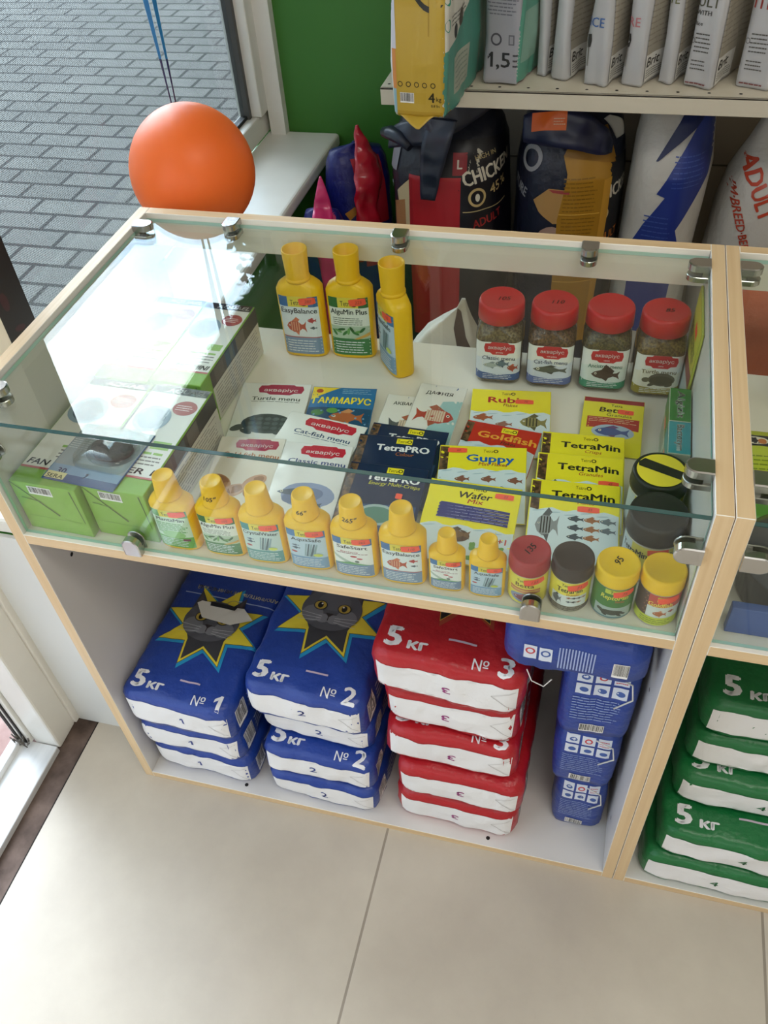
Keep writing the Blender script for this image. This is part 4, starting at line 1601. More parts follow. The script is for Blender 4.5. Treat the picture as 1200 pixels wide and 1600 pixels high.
def litter_bag(x, y, z, w, d, h, rz, color, num, label, group, seed, top=True, flap=False, strip=True, dz=0.0, tilt=0.0, tones=None):
    """x,y = middle of the front face at floor height z"""
    root = empty('cat_litter_bag', (x, y, z), 0, label, 'litter bag', group, rot=(R(tilt), 0, R(rz)))
    mat = bagmat('bag_plastic_' + color, color)
    m = MB()
    rx, ry, rc = w / 2, d / 2, .022
    secs = []
    for zz, k in ((0, .93), (.06, .97), (.18, .995), (.5, 1.0), (.78, .992), (.90, .972), (.97, .935), (1.0, .88)):
        secs.append(S(h * zz, rx - (1 - k) * .11, ry - (1 - k) * .11, r=rc, cy=ry))
    for k, hh in ((.68, 1.02), (.45, 1.035), (.22, 1.04), (.04, 1.04)):
        secs.append(S(h * hh, rx * k, ry * k, r=rc * k, cy=ry))
    m.loft(secs, mat, 92)
    m.wobble(.0035, 16, seed, .0055, 34, zmax=h * 1.04 - .0012, xmax=rx + .0008)
    bv = m.bvh()
    # printing on the top face
    if top:
        a = Art()
        if num in ('1', '2', '3') and 'top of the' in label and 'second from' not in label:
            if num == '3':
                oc, yc = 'A8442E', '1E1A1C'
            else:
                oc, yc = '2596C8', 'E4D03A'
            cy_ = -d * 500 + 150
            a.poly(star(3, cy_ - 3, 94, 52, 8, -105), oc)
            a.poly(star(0, cy_, 88, 49, 8, -105), '6A5A10' if num != '3' else 'C8A23A')
            a.poly(star(0, cy_, 86, 47.5, 8, -105), yc)
            if num != '3':
                sp = [q for q in star(0, cy_, 78, 43, 8, -105) if q[1] < cy_ + 6]
                lw = sorted(sp, key=lambda q: math.atan2(q[0], cy_ + 30 - q[1]))
                lw = [q for q in lw if abs(q[0]) < 66]
                a.poly(lw, '3A3B40')
            cat_face(a, -2, cy_ + 8, 1.3)
        wm = w * 1000
        a.text('5', -wm * .36, -d * 500 + 33, 29, 'E9EAEC', w=19, bold=.10)
        a.text('кг', -wm * .20, -d * 500 + 26, 15, 'E9EAEC', w=25, bold=.10)
        a.text('№', wm * .21, -d * 500 + 16, 15, 'E9EAEC', w=21, bold=0)
        a.text(num, wm * .37, -d * 500 + 20, 26, 'E9EAEC', w=(12 if num == '1' else 18), bold=.06)
        a.rect(-wm * .02, -d * 500 + 42, wm * .16, -d * 500 + 45, 'C9B9C9')
        m.art(a, (0, ry, h), (1, 0, 0), (0, 1, 0), bv, off=.0006, step=.00035, maxe=5, rough=.4)
        if flap:
            a = Art()
            a.poly([(-38, 40), (38, 40), (60, 22), (28, 4), (-24, 8), (-44, 34)], 'DAD6CA')
            a.poly([(-22, 41), (26, 41), (24, 33), (-20, 33)], '15161C')
            m.art(a, (.006, ry, h), (1, 0, 0), (0, 1, 0), bv, off=.008, step=.0004, maxe=6)
            a = Art()
            a.rect(-92, 56, 92, 58, '9FB0D4')
            a.text('НАПОЛНИТЕЛЬ ГИГИЕНИЧЕСКИЙ', 0, 72, 6.5, 'C9C29A', w=150, bold=.02, rot=180)
            a.ring(0, 44, 11, 13, 'B7A45A', 18)
            m.art(a, (.02, ry, h), (1, 0, 0), (0, 1, 0), bv, off=.0012, step=.0002, maxe=8)
    # side gusset print, right
    a = Art()
    a.barcode(-ry * 1000 + 22, -h * 280, -ry * 1000 + 52, h * 260, 1, seed)
    a.lines(-ry * 1000 + 60, -h * 250, ry * 700, h * 250, 4, 'C9CCD8', .3, seed)
    m.art(a, (rx, ry, h * .5), (0, 1, 0), (0, 0, 1), bv, off=.0005, maxe=8)
    m.done('bag_body', root)
    if strip:
        m2 = MB()
        a = Art()
        hs = h * 620
        wm = w * 1000 * .90
        pts = []
        n = 12
        rnd = random.Random(seed)
        for i in range(n + 1):
            pts.append((-wm / 2 + wm * i / n, -hs / 2 + rnd.uniform(-1.5, 1.2)))
        for i in range(n, -1, -1):
            pts.append((-wm / 2 + wm * i / n + (2 if i == n else 0), hs / 2 + rnd.uniform(-1.2, 1.5)))
        a.poly(pts, pmat('white_bag_paper', 'E9E8E8', .5, bump=.3, bscale=45))
        a.poly([(wm * .5 - 1, -hs * .42), (wm * .5 - 1, -hs * .40), (wm * .33, hs * .12), (wm * .325, hs * .10)], 'B9B6B4')
        a.poly([(wm * .325, hs * .10), (wm * .33, hs * .12), (wm * .5 - 1, hs * .38), (wm * .5 - 1, hs * .36)], 'C4C1BF')
        cc = {'1': '1E3A8A', '2': '1E3A8A', '3': '9A2A7A', '4': '1E6A3A'}[num]
        a.text(num, rnd.uniform(-6, 10), rnd.uniform(-3, 2), 14, cc, w=(7 if num == '1' else 11), bold=.03, rot=rnd.uniform(-6, 6) + (180 if num == '3' else 0))
        m2.art(a, (0, 0, h * .47), (1, 0, 0), (0, 0, 1), bv, off=.0006, step=.0003, maxe=9, reach=.05)
        m2.done('paper_end', root)
    return root


BLUE, RED, GRN = '1F3F93', 'B01722', '0F6B35'
g1, g2, g3, g4, g5 = 'blue bags in the left stack', 'blue bags in the second stack', 'red bags in the middle stack', 'green bags in the other case', 'blue bags on end by the right panel'
BAGS = [
    (.1125, .018, T, .186, .31, .077, -2, BLUE, '1', 'blue litter bag lying on the case floor, lowest of the left stack', g1, 1, False),
    (.1105, .012, T + .081, .184, .31, .076, -1, BLUE, '1', 'blue litter bag in the middle of the left stack', g1, 2, True),
    (.1125, .006, T + .161, .188, .30, .082, -2, BLUE, '1', 'blue litter bag with a torn white flap over the cat, top of the left stack', g1, 3, True, True),
    (.328, .012, T, .188, .31, .068, -2, BLUE, '2', 'blue litter bag lying on the case floor, lowest of the second stack', g2, 4, False),
    (.326, .016, T + .071, .188, .31, .068, -1, BLUE, '2', 'blue litter bag second from the bottom of the second stack', g2, 5, True),
    (.322, .046, T + .142, .186, .30, .068, -2, BLUE, '2', 'blue litter bag just under the cat faced top bag of the second stack', g2, 6, True),
    (.318, .030, T + .213, .192, .30, .084, -2, BLUE, '2', 'blue litter bag with whole grey cat face, top of the second stack', g2, 7, True),
    (.548, .020, T, .196, .31, .082, -1, RED, '3', 'red litter bag lying on the case floor, lowest of the red stack', g3, 8, False),
    (.552, .018, T + .086, .196, .31, .082, -1, RED, '3', 'red litter bag second from the bottom of the red stack', g3, 9, False),
    (.537, .030, T + .172, .198, .31, .082, -1, RED, '3', 'red litter bag in the middle of the red stack', g3, 10, True),
    (.536, .042, T + .258, .194, .30, .082, -1, RED, '3', 'red litter bag second from the top of the red stack', g3, 11, True),
    (.532, .034, T + .344, .208, .30, .088, -2, RED, '3', 'red litter bag with the star tip showing, top of the red stack', g3, 12, True),
]
for b in BAGS:
    litter_bag(*b)
GX = W + .0008
for i, (x, y, z, wd, top, lb) in enumerate([
        (.146, .006, 0, .23, False, 'green litter bag on the floor of the right case, lowest of the green stack'),
        (.154, .012, .0765, .22, True, 'green litter bag second from the bottom of the green stack'),
        (.162, .060, .153, .22, True, 'green litter bag in the middle of the green stack'),
        (.168, .082, .2295, .22, False, 'green litter bag second from the top of the green stack'),
        (.171, .085, .306, .22, True, 'green litter bag on top of the green stack in the right case')]):
    litter_bag(GX + x, y, T + z, wd, .30, .0735, -1, GRN, '4', lb, g4, 20 + i, top)


# blue bags on end in the right corner of the compartment
def end_bag(x, y, z, w, d, h, rz, label, seed, rot=None):
    root = empty('cat_litter_bag', (x, y, z), R(rz), label, 'litter bag', g5, rot=rot)
    m = MB()
    rx, ry = w / 2, d / 2
    m.loft([S(0, rx * .93, ry * .97, r=.012, cy=ry), S(h * .1, rx, ry, r=.016, cy=ry), S(h * .6, rx * 1.02, ry, r=.018, cy=ry), S(h * .85, rx * 1.0, ry * .98, r=.02, cy=ry), S(h * .97, rx * .92, ry * .94, r=.02, cy=ry), S(h, rx * .7, ry * .8, r=.02, cy=ry), S(h * 1.01, rx * .1, ry * .1, r=.002, cy=ry)], bagmat('bag_plastic_' + BLUE, BLUE), 84)
    m.wobble(.003, 18, seed, .004, 40, zmax=h * 1.01, xmax=rx + .002)
    bv = m.bvh()
    a = Art()
    W_, H_ = w * 1000, h * 1000
    for i in range(3):
        for j in range(2):
            x0, y0 = -W_ * .34 + i * W_ * .24, H_ * .12 + j * H_ * .155
            a.rect(x0, y0, x0 + W_ * .2, y0 + H_ * .13, 'D3DAE6')
            if i == 1 and j == 1:
                a.ring(x0 + W_ * .1, y0 + H_ * .065, 3.2, 5.4, 'C03A44')
            elif i == 2 and j == 1:
                a.lines(x0 + 2, y0 + 2, x0 + W_ * .2 - 2, y0 + H_ * .11, 3, 'C2606A', .35)
            else:
                a.ell(x0 + W_ * .11, y0 + H_ * .06, W_ * .06, H_ * .03, '3A5AA0')
    a.lines(-W_ * .36, -H_ * .26, W_ * .3, H_ * .08, 9, '8FA2CE', .3, seed)
    a.barcode(-W_ * .2, -H_ * .44, W_ * .14, -H_ * .32, .8, seed)
    m.art(a, (0, 0, h / 2), (1, 0, 0), (0, 0, 1), bv, off=.0006, step=.00015, maxe=6)
    a = Art()
    a.poly(star(0, -6, 34, 16, 7, -80), '2596C8')
    a.poly(star(0, -6, 31, 14, 7, -80), 'D8C83A')
    m.art(a, (rx, ry * .55, h / 2), (0, 1, 0), (0, 0, 1), bv, off=.0006, step=.0002, maxe=6)
    m.done('bag_body', root)
    m = MB()
    m.tube([(rx * .2, -.002, h * .93), (rx * .72, -.004, h * .86), (rx * .82, -.004, h * .66), (rx * .4, -.003, h * .5)], .0011, pmat('white_thread', 'D9D6D0', .7), 6)
    m.done('thread', root)
    return root


end_bag(.733, .064, T, .078, .24, .148, 0, 'blue litter bag standing on the case floor in the right corner', 31)
end_bag(.728, .060, T + .151, .090, .24, .144, 0, 'blue litter bag second from the bottom in the right corner stack', 32)
end_bag(.729, .055, T + .298, .094, .24, .165, 2, 'blue litter bag third from the bottom in the right corner stack', 33)
root = empty('cat_litter_bag', (.688, .034, T + .476), R(-1), 'blue litter bag lying crosswise on the right corner stack under the shelf', 'litter bag', g5)
m = MB()
m.loft([S(0, .074, .10, r=.02, cy=.10), S(.012, .084, .112, r=.025, cy=.10), S(.06, .085, .112, r=.025, cy=.10), S(.080, .078, .105, r=.025, cy=.10), S(.088, .04, .07, r=.02, cy=.10), S(.089, .004, .006, r=.002, cy=.10)], bagmat('bag_plastic_' + BLUE, BLUE), 84)
m.wobble(.003, 18, 34, .004, 40)
bv = m.bvh()
a = Art()
for i in range(2):
    a.rect(-58 + i * 18, -12, -43 + i * 18, 12, 'D3DAE6')
    a.ring(-50.5 + i * 18, 2, 3.6, 5.8, ('C03A44', '3A5AA0')[i])
for k in range(12):
    a.rect(-18 + k * 3.6, -22, -16.4 + k * 3.6, 20, '9FB0D8')
a.barcode(44, -20, 62, 8, 1, 4)
m.art(a, (0, -.015, .040), (1, 0, 0), (0, 0, 1), bv, off=.0006, step=.00015, maxe=6)
m.done('bag_body', root)
m = MB()
m.tube([(-.052, -.014, .006), (-.045, -.018, -.010), (-.030, -.019, -.016), (-.022, -.018, .000)], .0008, pmat('white_thread', 'D9D6D0', .7), 6)
m.done('thread', root)

def cr(p0, p1, p2, p3, t):
    return .5 * ((2 * p1) + (p2 - p0) * t + (2 * p0 - 5 * p1 + 4 * p2 - p3) * t * t + (3 * p1 - p0 - 3 * p2 + p3) * t ** 3)


def strip(m, pts, mat, side, thick=.0025, sub=8, ripple=.003, seed=1):
    """smooth folded band; pts = (x, y, z, half width); side = direction of the width"""
    mi = m.m(mat)
    P = [pts[0]] + list(pts) + [pts[-1]]
    S_ = []
    for i in range(1, len(P) - 2):
        for k in range(sub):
            S_.append([cr(P[i - 1][c], P[i][c], P[i + 1][c], P[i + 2][c], k / sub) for c in range(4)])
    S_.append(list(pts[-1]))
    side = Vector(side).normalized()
    nv = 7
    prev = None
    first = None
    for j, q in enumerate(S_):
        a_ = Vector(S_[max(0, j - 1)][:3])
        b_ = Vector(S_[min(len(S_) - 1, j + 1)][:3])
        nrm_ = (b_ - a_).cross(side).normalized()
        ring = []
        for sgn in (1, -1):
            for i in (range(nv) if sgn == 1 else range(nv - 1, -1, -1)):
                u = i / (nv - 1) * 2 - 1
                p = Vector(q[:3]) + side * u * max(q[3], .001)
                p += nrm_ * (noise.noise(p * 32 + Vector((seed * 5, 0, 0))) * ripple + sgn * thick * .5 * (1 - .8 * u * u))
                ring.append(m.bm.verts.new(p))
        if prev:
            n_ = len(ring)
            for i in range(n_):
                f = m.bm.faces.new((prev[i], prev[(i + 1) % n_], ring[(i + 1) % n_], ring[i]))
                f.material_index = mi
                f.smooth = True
        else:
            m.bm.faces.new(list(reversed(ring))).material_index = mi
        prev = ring
    m.bm.faces.new(prev).material_index = mi
    return m


# ------------------------------------------------------------------ wall rack behind
SHZ, SHY = .803, .985
STEEL = noisy('cream_shelf_steel', 'CFC6B2', 'D8D0BD', (4, 4, 4), .4)
rack = empty('shelving_rack', (.40, 1.385, 0), 0, 'cream steel wall rack with a full upper shelf and bags below', 'shelving')
OX, OY = .40, 1.385
m = MB()
m.box((.215 - OX, 1.375 - OY, 0), (2.2 - OX, 1.388 - OY, 1.9), noisy('rack_back_panel', 'A89C8A', 'B3A795', (3, 3, 3), .6))
for z in (.25, .52, .66, .74):
    m.box((.215 - OX, 1.373 - OY, z), (2.2 - OX, 1.3755 - OY, z + .003), pmat('panel_seam', '6E6458', .7))
m.done('back_panel', rack)
m = MB()
m.box((.225 - OX, SHY - OY, SHZ - .030), (2.2 - OX, SHY + .004 - OY, SHZ), STEEL, .001)
m.box((.225 - OX, SHY - OY, SHZ - .004), (2.2 - OX, 1.374 - OY, SHZ), STEEL, .001)
a = Art()
for k in range(40):
    a.ell(-975 + k * 50 / 1.0, 0, 3, 3, DARKH, 0, 8)
m.art(a, (1.2125 - OX, SHY + .018 - OY, SHZ), (1, 0, 0), (0, 1, 0))
m.done('shelf', rack)
m = MB()
m.box((.225 - OX, .90 - OY, .02), (2.2 - OX, .904 - OY, .12), STEEL, .001)
m.box((.225 - OX, .90 - OY, .116), (2.2 - OX, 1.374 - OY, .12), STEEL, .001)
m.done('base_shelf', rack)
for xx in (.222, 1.22, 2.2):
    m = MB()
    m.box((xx - OX, 1.345 - OY, 0), (xx + .028 - OX, 1.374 - OY, 1.9), STEEL, .002)
    m.done('upright', rack)


def pouch(name, K, th, l1, l2, h, mat, front, side, label, group, seed, lean=0.0, cat='pet food bag', z=SHZ + .001):
    """K = nearest bottom corner; front face width l1 to its left, side face l2 going back to the right"""
    t = R(th)
    cx = K[0] + (-l1 / 2) * math.cos(t) + (l2 / 2) * math.sin(t)
    cy = K[1] + (l1 / 2) * math.sin(t) + (l2 / 2) * math.cos(t)
    root = empty(name, (cx, cy, z), -t, label, cat, group, rot=(R(lean), 0, -t))
    m = MB()
    rx, ry = l1 / 2, l2 / 2
    m.loft([S(0, rx * .96, ry * .97, r=.004), S(.006, rx, ry, r=.006), S(h * .25, rx * 1.08, ry * 1.0, r=.012), S(h * .5, rx * 1.05, ry, r=.014), S(h * .75, rx * .72, ry, r=.012), S(h * .92, rx * .25, ry, r=.006), S(h, .002, ry, r=.0015)], mat, 80)
    m.wobble(.006, 11, seed, .010, 18)
    bv = m.bvh()
    if front:
        m.art(front, (0, -ry, h * .5), (1, 0, 0), (0, 0, 1), bv, off=.0012, step=.0003, maxe=6)
    if side:
        m.art(side, (rx, 0, h * .5), (0, 1, 0), (0, 0, 1), bv, off=.0012, step=.0003, maxe=6)
    m.done('bag_body', root)
    return root


SILV = pmat('silver_grey_foil', 'BDBDBF', .36, .15, bump=.2, bscale=18)


def brit_side(l2, h):
    a = Art()
    L, H_ = l2 * 1000, h * 1000
    a.rect(-L / 2 + 9, -H_ / 2 + 6, L / 2 - 12, H_ * .46, 'A09A8C')
    a.rect(-L / 2 + 9, -H_ / 2 + 6, -L / 2 + 76, -H_ / 2 + 48, 'D9D8D2')
    a.text('Brit', -L / 2 + 13, -H_ / 2 + 36, 15, '2A2620', al='l', w=40, bold=.04, shear=.15)
    a.lines(-L / 2 + 12, -H_ / 2 + 10, -L / 2 + 70, -H_ / 2 + 25, 4, '6A665E', .35, 3)
    a.lines(-L / 2 + 8, -H_ / 2 + 58, L / 2 - 8, H_ * .2, 16, '8A8476', .25, 7)
    return a


def brit_front(l1, h, words, c, logo=None):
    a = Art()
    L, H_ = l1 * 1000, h * 1000
    y = -H_ / 2
    if logo == 'dog':
        a.poly([(-L * .48, y + 78), (-L * .30, y + 80), (-L * .26, y + 70), (-L * .3, y + 60), (-L * .44, y + 58)], '3A3836')
        a.poly([(-L * .40, y + 60), (-L * .36, y + 60), (-L * .35, y + 30), (-L * .38, y + 30)], '6A665E')
    elif logo == 'lines':
        a.lines(-L * .34, y + 52, L * .2, y + 84, 5, '5A5854', .3, 3)
        a.ring(-L * .42, y + 70, 3.4, 4.2, '5A5854')
        a.lines(-L * .34, y + 26, L * .2, y + 44, 3, '5A5854', .3, 4)
        a.text('WWW.PETFOOD', -L * .02, y + 8, 4, '6A4A44', w=L * .7, bold=.01) if False else a.lines(-L * .4, y + 5, L * .38, y + 9, 1, '7A4A48', .6, 5)
    for k, (t, yy, hh) in enumerate(words):
        a.text(t, -L * .46, y + yy, hh, c if k == 0 else '4A4844', al='l', bold=.02)
    return a


gp = 'grey pet food pouches on the upper shelf'
# yellow bag overhanging the shelf end
a = Art()
a.rect(-44, -164, 44, 160, 'BB9B36')
a.rect(-44, -60, -36, 160, 'C9CAD2')
a.rect(-44, -120, -37, -60, 'D08A4A')
a.rect(-44, -164, -38, -120, '8FB4BC')
a.rect(-37, -164, 44, -154, 'B08E28')
a.rect(18, -40, 20, 160, 'A8872A')
a.ring(22, 40, 33, 40, '2A2A24', 26, .8, 1.2)
a.rect(20.5, -30, 44, 100, 'BB9B36')
a.ell(-2, 42, 13, 9, 'D8BC54')
for k in range(4):
    a.ell(4, 48 - k * 6, 8, 2.6, 'E2CB72', 8)
a.lines(-40, 30, -8, 58, 2, '8A6E20', .12, 2)
for k in range(5):
    a.ring(-31 + k * 14, -112, 3, 4.4, '3A3216', 12)
a.text('4', 22, -131, 15, '2E2812', bold=.05)
a.text('kg', 34, -133, 7, '2E2812')
a.rect(-34, -142, 12, -124, 'B9992E')
a.barcode(-32, -141, -8, -125, .5, 2)
a.text('8.8 lbs', 28, -144, 4, '2E2812')
b = Art()
b.rect(-134, -164, 134, 160, 'D2D0C6')
b.poly([(-134, -164), (134, -164), (134, 60), (20, -10), (-80, -58), (-134, -64)], '4E9080')
b.rect(-92, -140, -10, -84, 'A9B0A0')
b.lines(-88, -136, -14, -88, 6, '7E8E80', .3)
for k in range(3):
    b.ell(-124 + k * 2, -28 + k * 36, 8, 9, '2E8A74')
    b.lines(-108, -36 + k * 36, -20, -18 + k * 36, 3, '6A6A66', .3, k)
b.ell(-54, -34, 11, 13, '4A3A2A')
b.ell(-84, -46, 8, 11, '2A2A28')
yb_ = pouch('dog_food_bag', (.372, .850), 5, .090, .27, .33, pmat('pale_bag_white', 'D5D4CE', .4, bump=.15, bscale=20), a, b, 'yellow white and teal dog food bag overhanging the end of the upper shelf', None, 41)
m = MB()
strip(m, [(-.006, -.128, .004, .036), (-.004, -.139, .001, .024), (.000, -.150, -.006, .010), (.002, -.154, -.010, .003)], pmat('yellow_bag_fold', 'BB9B36', .4), (1, 0, 0), .003, 6, .003, 9)
m.done('bottom_fold', yb_)
# 1,5 bag
a = Art()
a.rect(-31, -142, 31, 138, 'A2A2AA')
a.text('1', -20, -104, 24, '26262A', w=10)
a.text(',5', 3, -104, 24, '26262A', w=24, bold=.03)
a.lines(20, -118, 29, -92, 3, '3A3A40', .35)
a.ring(-10, -72, 7, 10, '4A4A52', 18)
a.rect(12, -80, 22, -64, '6A6A72')
a.rect(14, -78, 20, -66, '9A9AA2')
a.lines(-28, -36, 28, 40, 14, '6E6E78', .35, 2)
a.lines(-28, 52, 28, 74, 3, '7A7A84', .3, 4)
b = Art()
b.rect(-58, -140, 58, 138, 'BFC4BC')
b.rect(-58, -140, 58, 40, '5A9A86')
b.rect(-50, -110, 10, -30, '86AE9E')
pouch('pet_food_bag', (.469, 1.004), 12, .064, .12, .29, pmat('lilac_grey_foil', 'A6A6AE', .4, .2, bump=.15, bscale=20), a, b, 'lilac grey bag reading 1,5 beside the yellow bag on the upper shelf', gp, 42)
for i, (K, l1, wd, c, lg, lb) in enumerate([
        ((.509, 1.052), .021, [], '8A8A8A', None, 'narrow grey bag right after the one reading 1,5'),
        ((.547, 1.036), .030, [], '8A8A8A', None, 'narrow grey bag set back, fourth from the left on the upper shelf'),
        ((.616, 1.010), .042, [('ICE', 98, 14)], '4A6EA8', 'dog', 'grey bag with blue letters and a small dog drawing on the upper shelf'),
        ((.676, 1.014), .038, [('RE', 98, 14)], 'C07A7E', 'dog', 'grey bag with pinkish letters on the upper shelf'),
        ((.723, 1.030), .026, [('TE', 128, 12)], '6A6A3A', None, 'grey bag with a yellow green tint at its top edge'),
        ((.788, 1.010), .050, [('ULT', 128, 15), ('WITH', 112, 7), ('Rice', 96, 6)], '5E5F4E', 'lines', 'wide grey bag with green grey letters and the clearest white tag'),
        ((.878, 1.014), .054, [('ITIVE', 126, 17)], 'A8423A', 'lines', 'grey bag with dark red letters at the right end of the shelf')]):
    pouch('pet_food_bag', K, 24, l1, .13, .28, SILV, brit_front(l1, .28, wd, c, lg), brit_side(.13, .28), lb, gp, 50 + i)


# ------------------------------------------------------------------ big sacks under the shelf
def sack(x, y, z, rx, ry, h, rz, mat, label, seed, arts, e=2.6, topk=.45, lean=(0, 0), name='dog_food_bag', prof=None):
    root = empty(name, (x, y, z), 0, label, 'pet food bag', 'big bags under the shelf', rot=(R(lean[0]), R(lean[1]), R(rz)))
    m = MB()
    secs = [S(0, rx * .8, ry * .8, e=3.5), S(.012, rx * .92, ry * .92, e=3.2)]
    for k, q in prof or ((.12, 1.0), (.3, 1.03), (.5, 1.02), (.68, 1.02), (.80, 1.0), (.88, .96), (.94, .88), (.98, .74), (1.0, topk)):
        secs.append(S(h * k, rx * q, ry * (q if k < .8 else q * q * (1 - (k - .8) * 1.5)), e=e))
    secs.append(S(h * 1.005, rx * topk * .5, ry * .15, e=2))
    secs.append(S(h * 1.006, .002, .002, e=2))
    m.loft(secs, mat, 96)
    m.wobble(.006, 8, seed, .008, 14, zmin=.0006)
    bv = m.bvh()
    for a, ang, zc in arts:
        t = R(ang)
        u = Vector((math.cos(t), math.sin(t), 0))
        n = Vector((math.sin(t), -math.cos(t), 0))
        m.art(a, Vector((0, 0, zc)) + n * .12, u, (0, 0, 1), bv, off=.0022, step=.0004, maxe=7, reach=.12)
    m.done('bag_body', root)
    return root


ZB = .1205
# navy and red chicken bag
red = Art()
red.rect(-54, -260, 54, 116, 'B0202A')
red.rect(-54, -260, -46, 110, 'A01C26')
rt = Art()
rt.rect(-90, -260, 80, 120, '14141C')
rt.text('HIGH IN', 14, 92, 9, 'B9A878', w=44, rot=10, bold=.02)
rt.text('CHICKEN', 22, 62, 27, 'DAD3C0', w=120, bold=.05, rot=10, al='c')
rt.ring(-10, 14, 14, 19, 'C8B078', 28)
rt.ell(-10, 14, 5, 8, 'E0DCC8')
rt.text('45', 32, 26, 20, 'C8B078', w=26, rot=10, bold=.03)
rt.text('%', 58, 30, 18, 'C8B078', w=16, rot=10)
rt.rect(-40, -14, 70, -12, 'B9A878')
rt.text('ADULT', 14, -36, 18, 'A8302E', w=72, bold=.04, rot=8)
tl = Art()
tl.rect(-70, 60, -42, 130, '8E8C90')
tl.rect(-30, 60, 6, 120, '86848A')
tl.text('ЖИ', -40, 30, 22, 'B9BAC4', w=40, bold=.03, rot=-30)
tl.poly([(10, 20), (52, 60), (52, -40), (30, -50)], 'C8B28A')
tl.poly([(-6, -8), (36, 10), (40, -60), (6, -70)], 'A8744A')
tl.ell(10, -110, 36, 40, 'A8968C')
tp = Art()
tp.rect(18, 150, 46, 190, '8E1E28')
tp.text('R', 66, 172, 42, 'C2BCA8', w=26, bold=.06, rot=-15)
tp.text('L', 32, 170, 16, 'E0D8C8', bold=.05)
ch = sack(.318, 1.175, ZB, .119, .112, .60, -4, bagmat('navy_black_foil', '1B1D2A'), 'navy black bag with red back strip and white chicken lettering under the yellow bag', 61,
          [(red, -4, .37), (rt, 44, .43), (tl, -52, .42), (tp, 6, .34)])
m = MB()
SEAL = pmat('dark_seal_strip', '242938', .3)
strip(m, [(-.105, -.085, .545, .018), (-.060, -.118, .572, .024), (.0, -.126, .590, .028), (.055, -.100, .612, .026), (.11, -.065, .636, .018), (.15, -.03, .652, .006)], SEAL, (0, .25, 1), .004, 8, .006, 2)
strip(m, [(.016, -.124, .606, .030), (.006, -.140, .56, .028), (-.004, -.146, .51, .023), (-.010, -.146, .455, .015)], SEAL, (1, -.1, 0), .003, 8, .006, 3)
m.tube([(-.118, -.080, .555), (-.098, -.098, .562), (-.070, -.116, .560), (-.05, -.128, .548)], [.010, .014, .013, .008], SEAL, 10)
m.done('folded_seal', ch)
# gold bag
gd = Art()
gd.poly([(-46, -260), (36, -260), (48, 100), (62, 140), (44, 196), (-20, 186), (-40, 150), (-34, 120), (-48, 30)], 'A87A1E')
gd.poly([(-40, 150), (62, 132), (44, 196), (-20, 186)], '9A6C1A')
gd.poly([(30, -260), (44, -260), (54, 110), (38, 106)], 'C28E2A')
gd.lines(-40, -60, 26, 116, 22, '8A6418', .3, 4)
for zz in (40, -14, -62, -110):
    gd.rect(-46, zz, 34, zz + 2.4, 'D2A23E')
nl = Art()
nl.ring(-20, 100, 16, 24, '8E8E92', 20)
nl.text('TURE', -44, 40, 20, '9A9AA0', w=48, bold=.04, rot=-18)
nl.poly([(0, 26), (28, 52), (66, 50), (72, -16), (40, -20), (14, 4)], 'B28A52')
nl.poly([(28, 50), (66, 49), (66, 42), (36, 44)], 'A04040')
nl.ell(40, -74, 34, 48, 'A88A7C')
nl.ell(-14, -90, 30, 40, '7A5A50')
br = Art()
br.rect(-90, -260, 60, 120, '17161A')
br.text('CHICKEN', -30, 62, 26, 'DAD3C0', w=110, bold=.05, rot=6)
br.ring(-64, 16, 13, 18, 'C8B078', 24)
br.text('ADULT', -44, -34, 18, 'C8762A', w=70, bold=.04, rot=6)
gb = sack(.5605, 1.185, ZB, .1045, .112, .61, 6, bagmat('navy_foil', '161B30'), 'navy bag with a gold back strip between the red striped and white bags', 62,
          [(gd, 14, .38), (nl, -34, .42), (br, 62, .40)])
m = MB()
strip(m, [(-.095, -.080, .575, .024), (-.06, -.104, .588, .032), (.0, -.114, .586, .034), (.045, -.104, .566, .028), (.075, -.085, .545, .012)], pmat('navy_fold', '1C2240', .32), (0, .35, 1), .006, 8, .008, 4)
strip(m, [(.055, -.085, .600, .006), (.075, -.080, .585, .012), (.085, -.075, .560, .008)], pmat('grey_fold_lining', '9A9890', .5), (.8, 0, .6), .003, 6, .004, 5)
bv = m.bvh()
a = Art()
a.rect(-52, -2, 12, 30, 'E8691E')
a.lines(-12, 6, 10, 20, 3, 'F2C9A8', .3)
m.art(a, (-.03, -.11, .586), (1, 0, 0), (0, .5, .87), bv, off=.001, maxe=8, reach=.1)
m.done('folded_top', gb)
# white bag with blue strip
bl = Art()
bl.poly([(-52, -260), (28, -260), (34, -70), (22, -30), (66, 60), (74, 150), (60, 190), (30, 150), (-24, 40), (-8, 34), (-40, -24), (-54, -60)], '1E3484')
bl.lines(-40, -60, 14, 0, 6, '3A52A0', .25, 3)
bl.lines(0, 50, 56, 110, 7, '3A52A0', .25, 5)
bl.poly([(30, 150), (60, 190), (46, 196), (4, 168), (-34, 96), (-30, 96)], '162454')
b = Art()
b.ring(20, 0, 6, 7.4, '4A4A4A')
b.lines(32, -18, 66, 10, 6, '5A5A5A', .3, 6)
b.lines(20, 30, 80, 44, 1, '9A3A3A', .2)
sack(.754, 1.170, ZB, .073, .115, .635, -6, bagmat('white_bag_film', 'C6C3BC'), 'tall white bag with a wavy blue strip under the grey pouches', 63, [(bl, 8, .44), (b, 48, .40)], topk=.6, name='pet_food_bag')
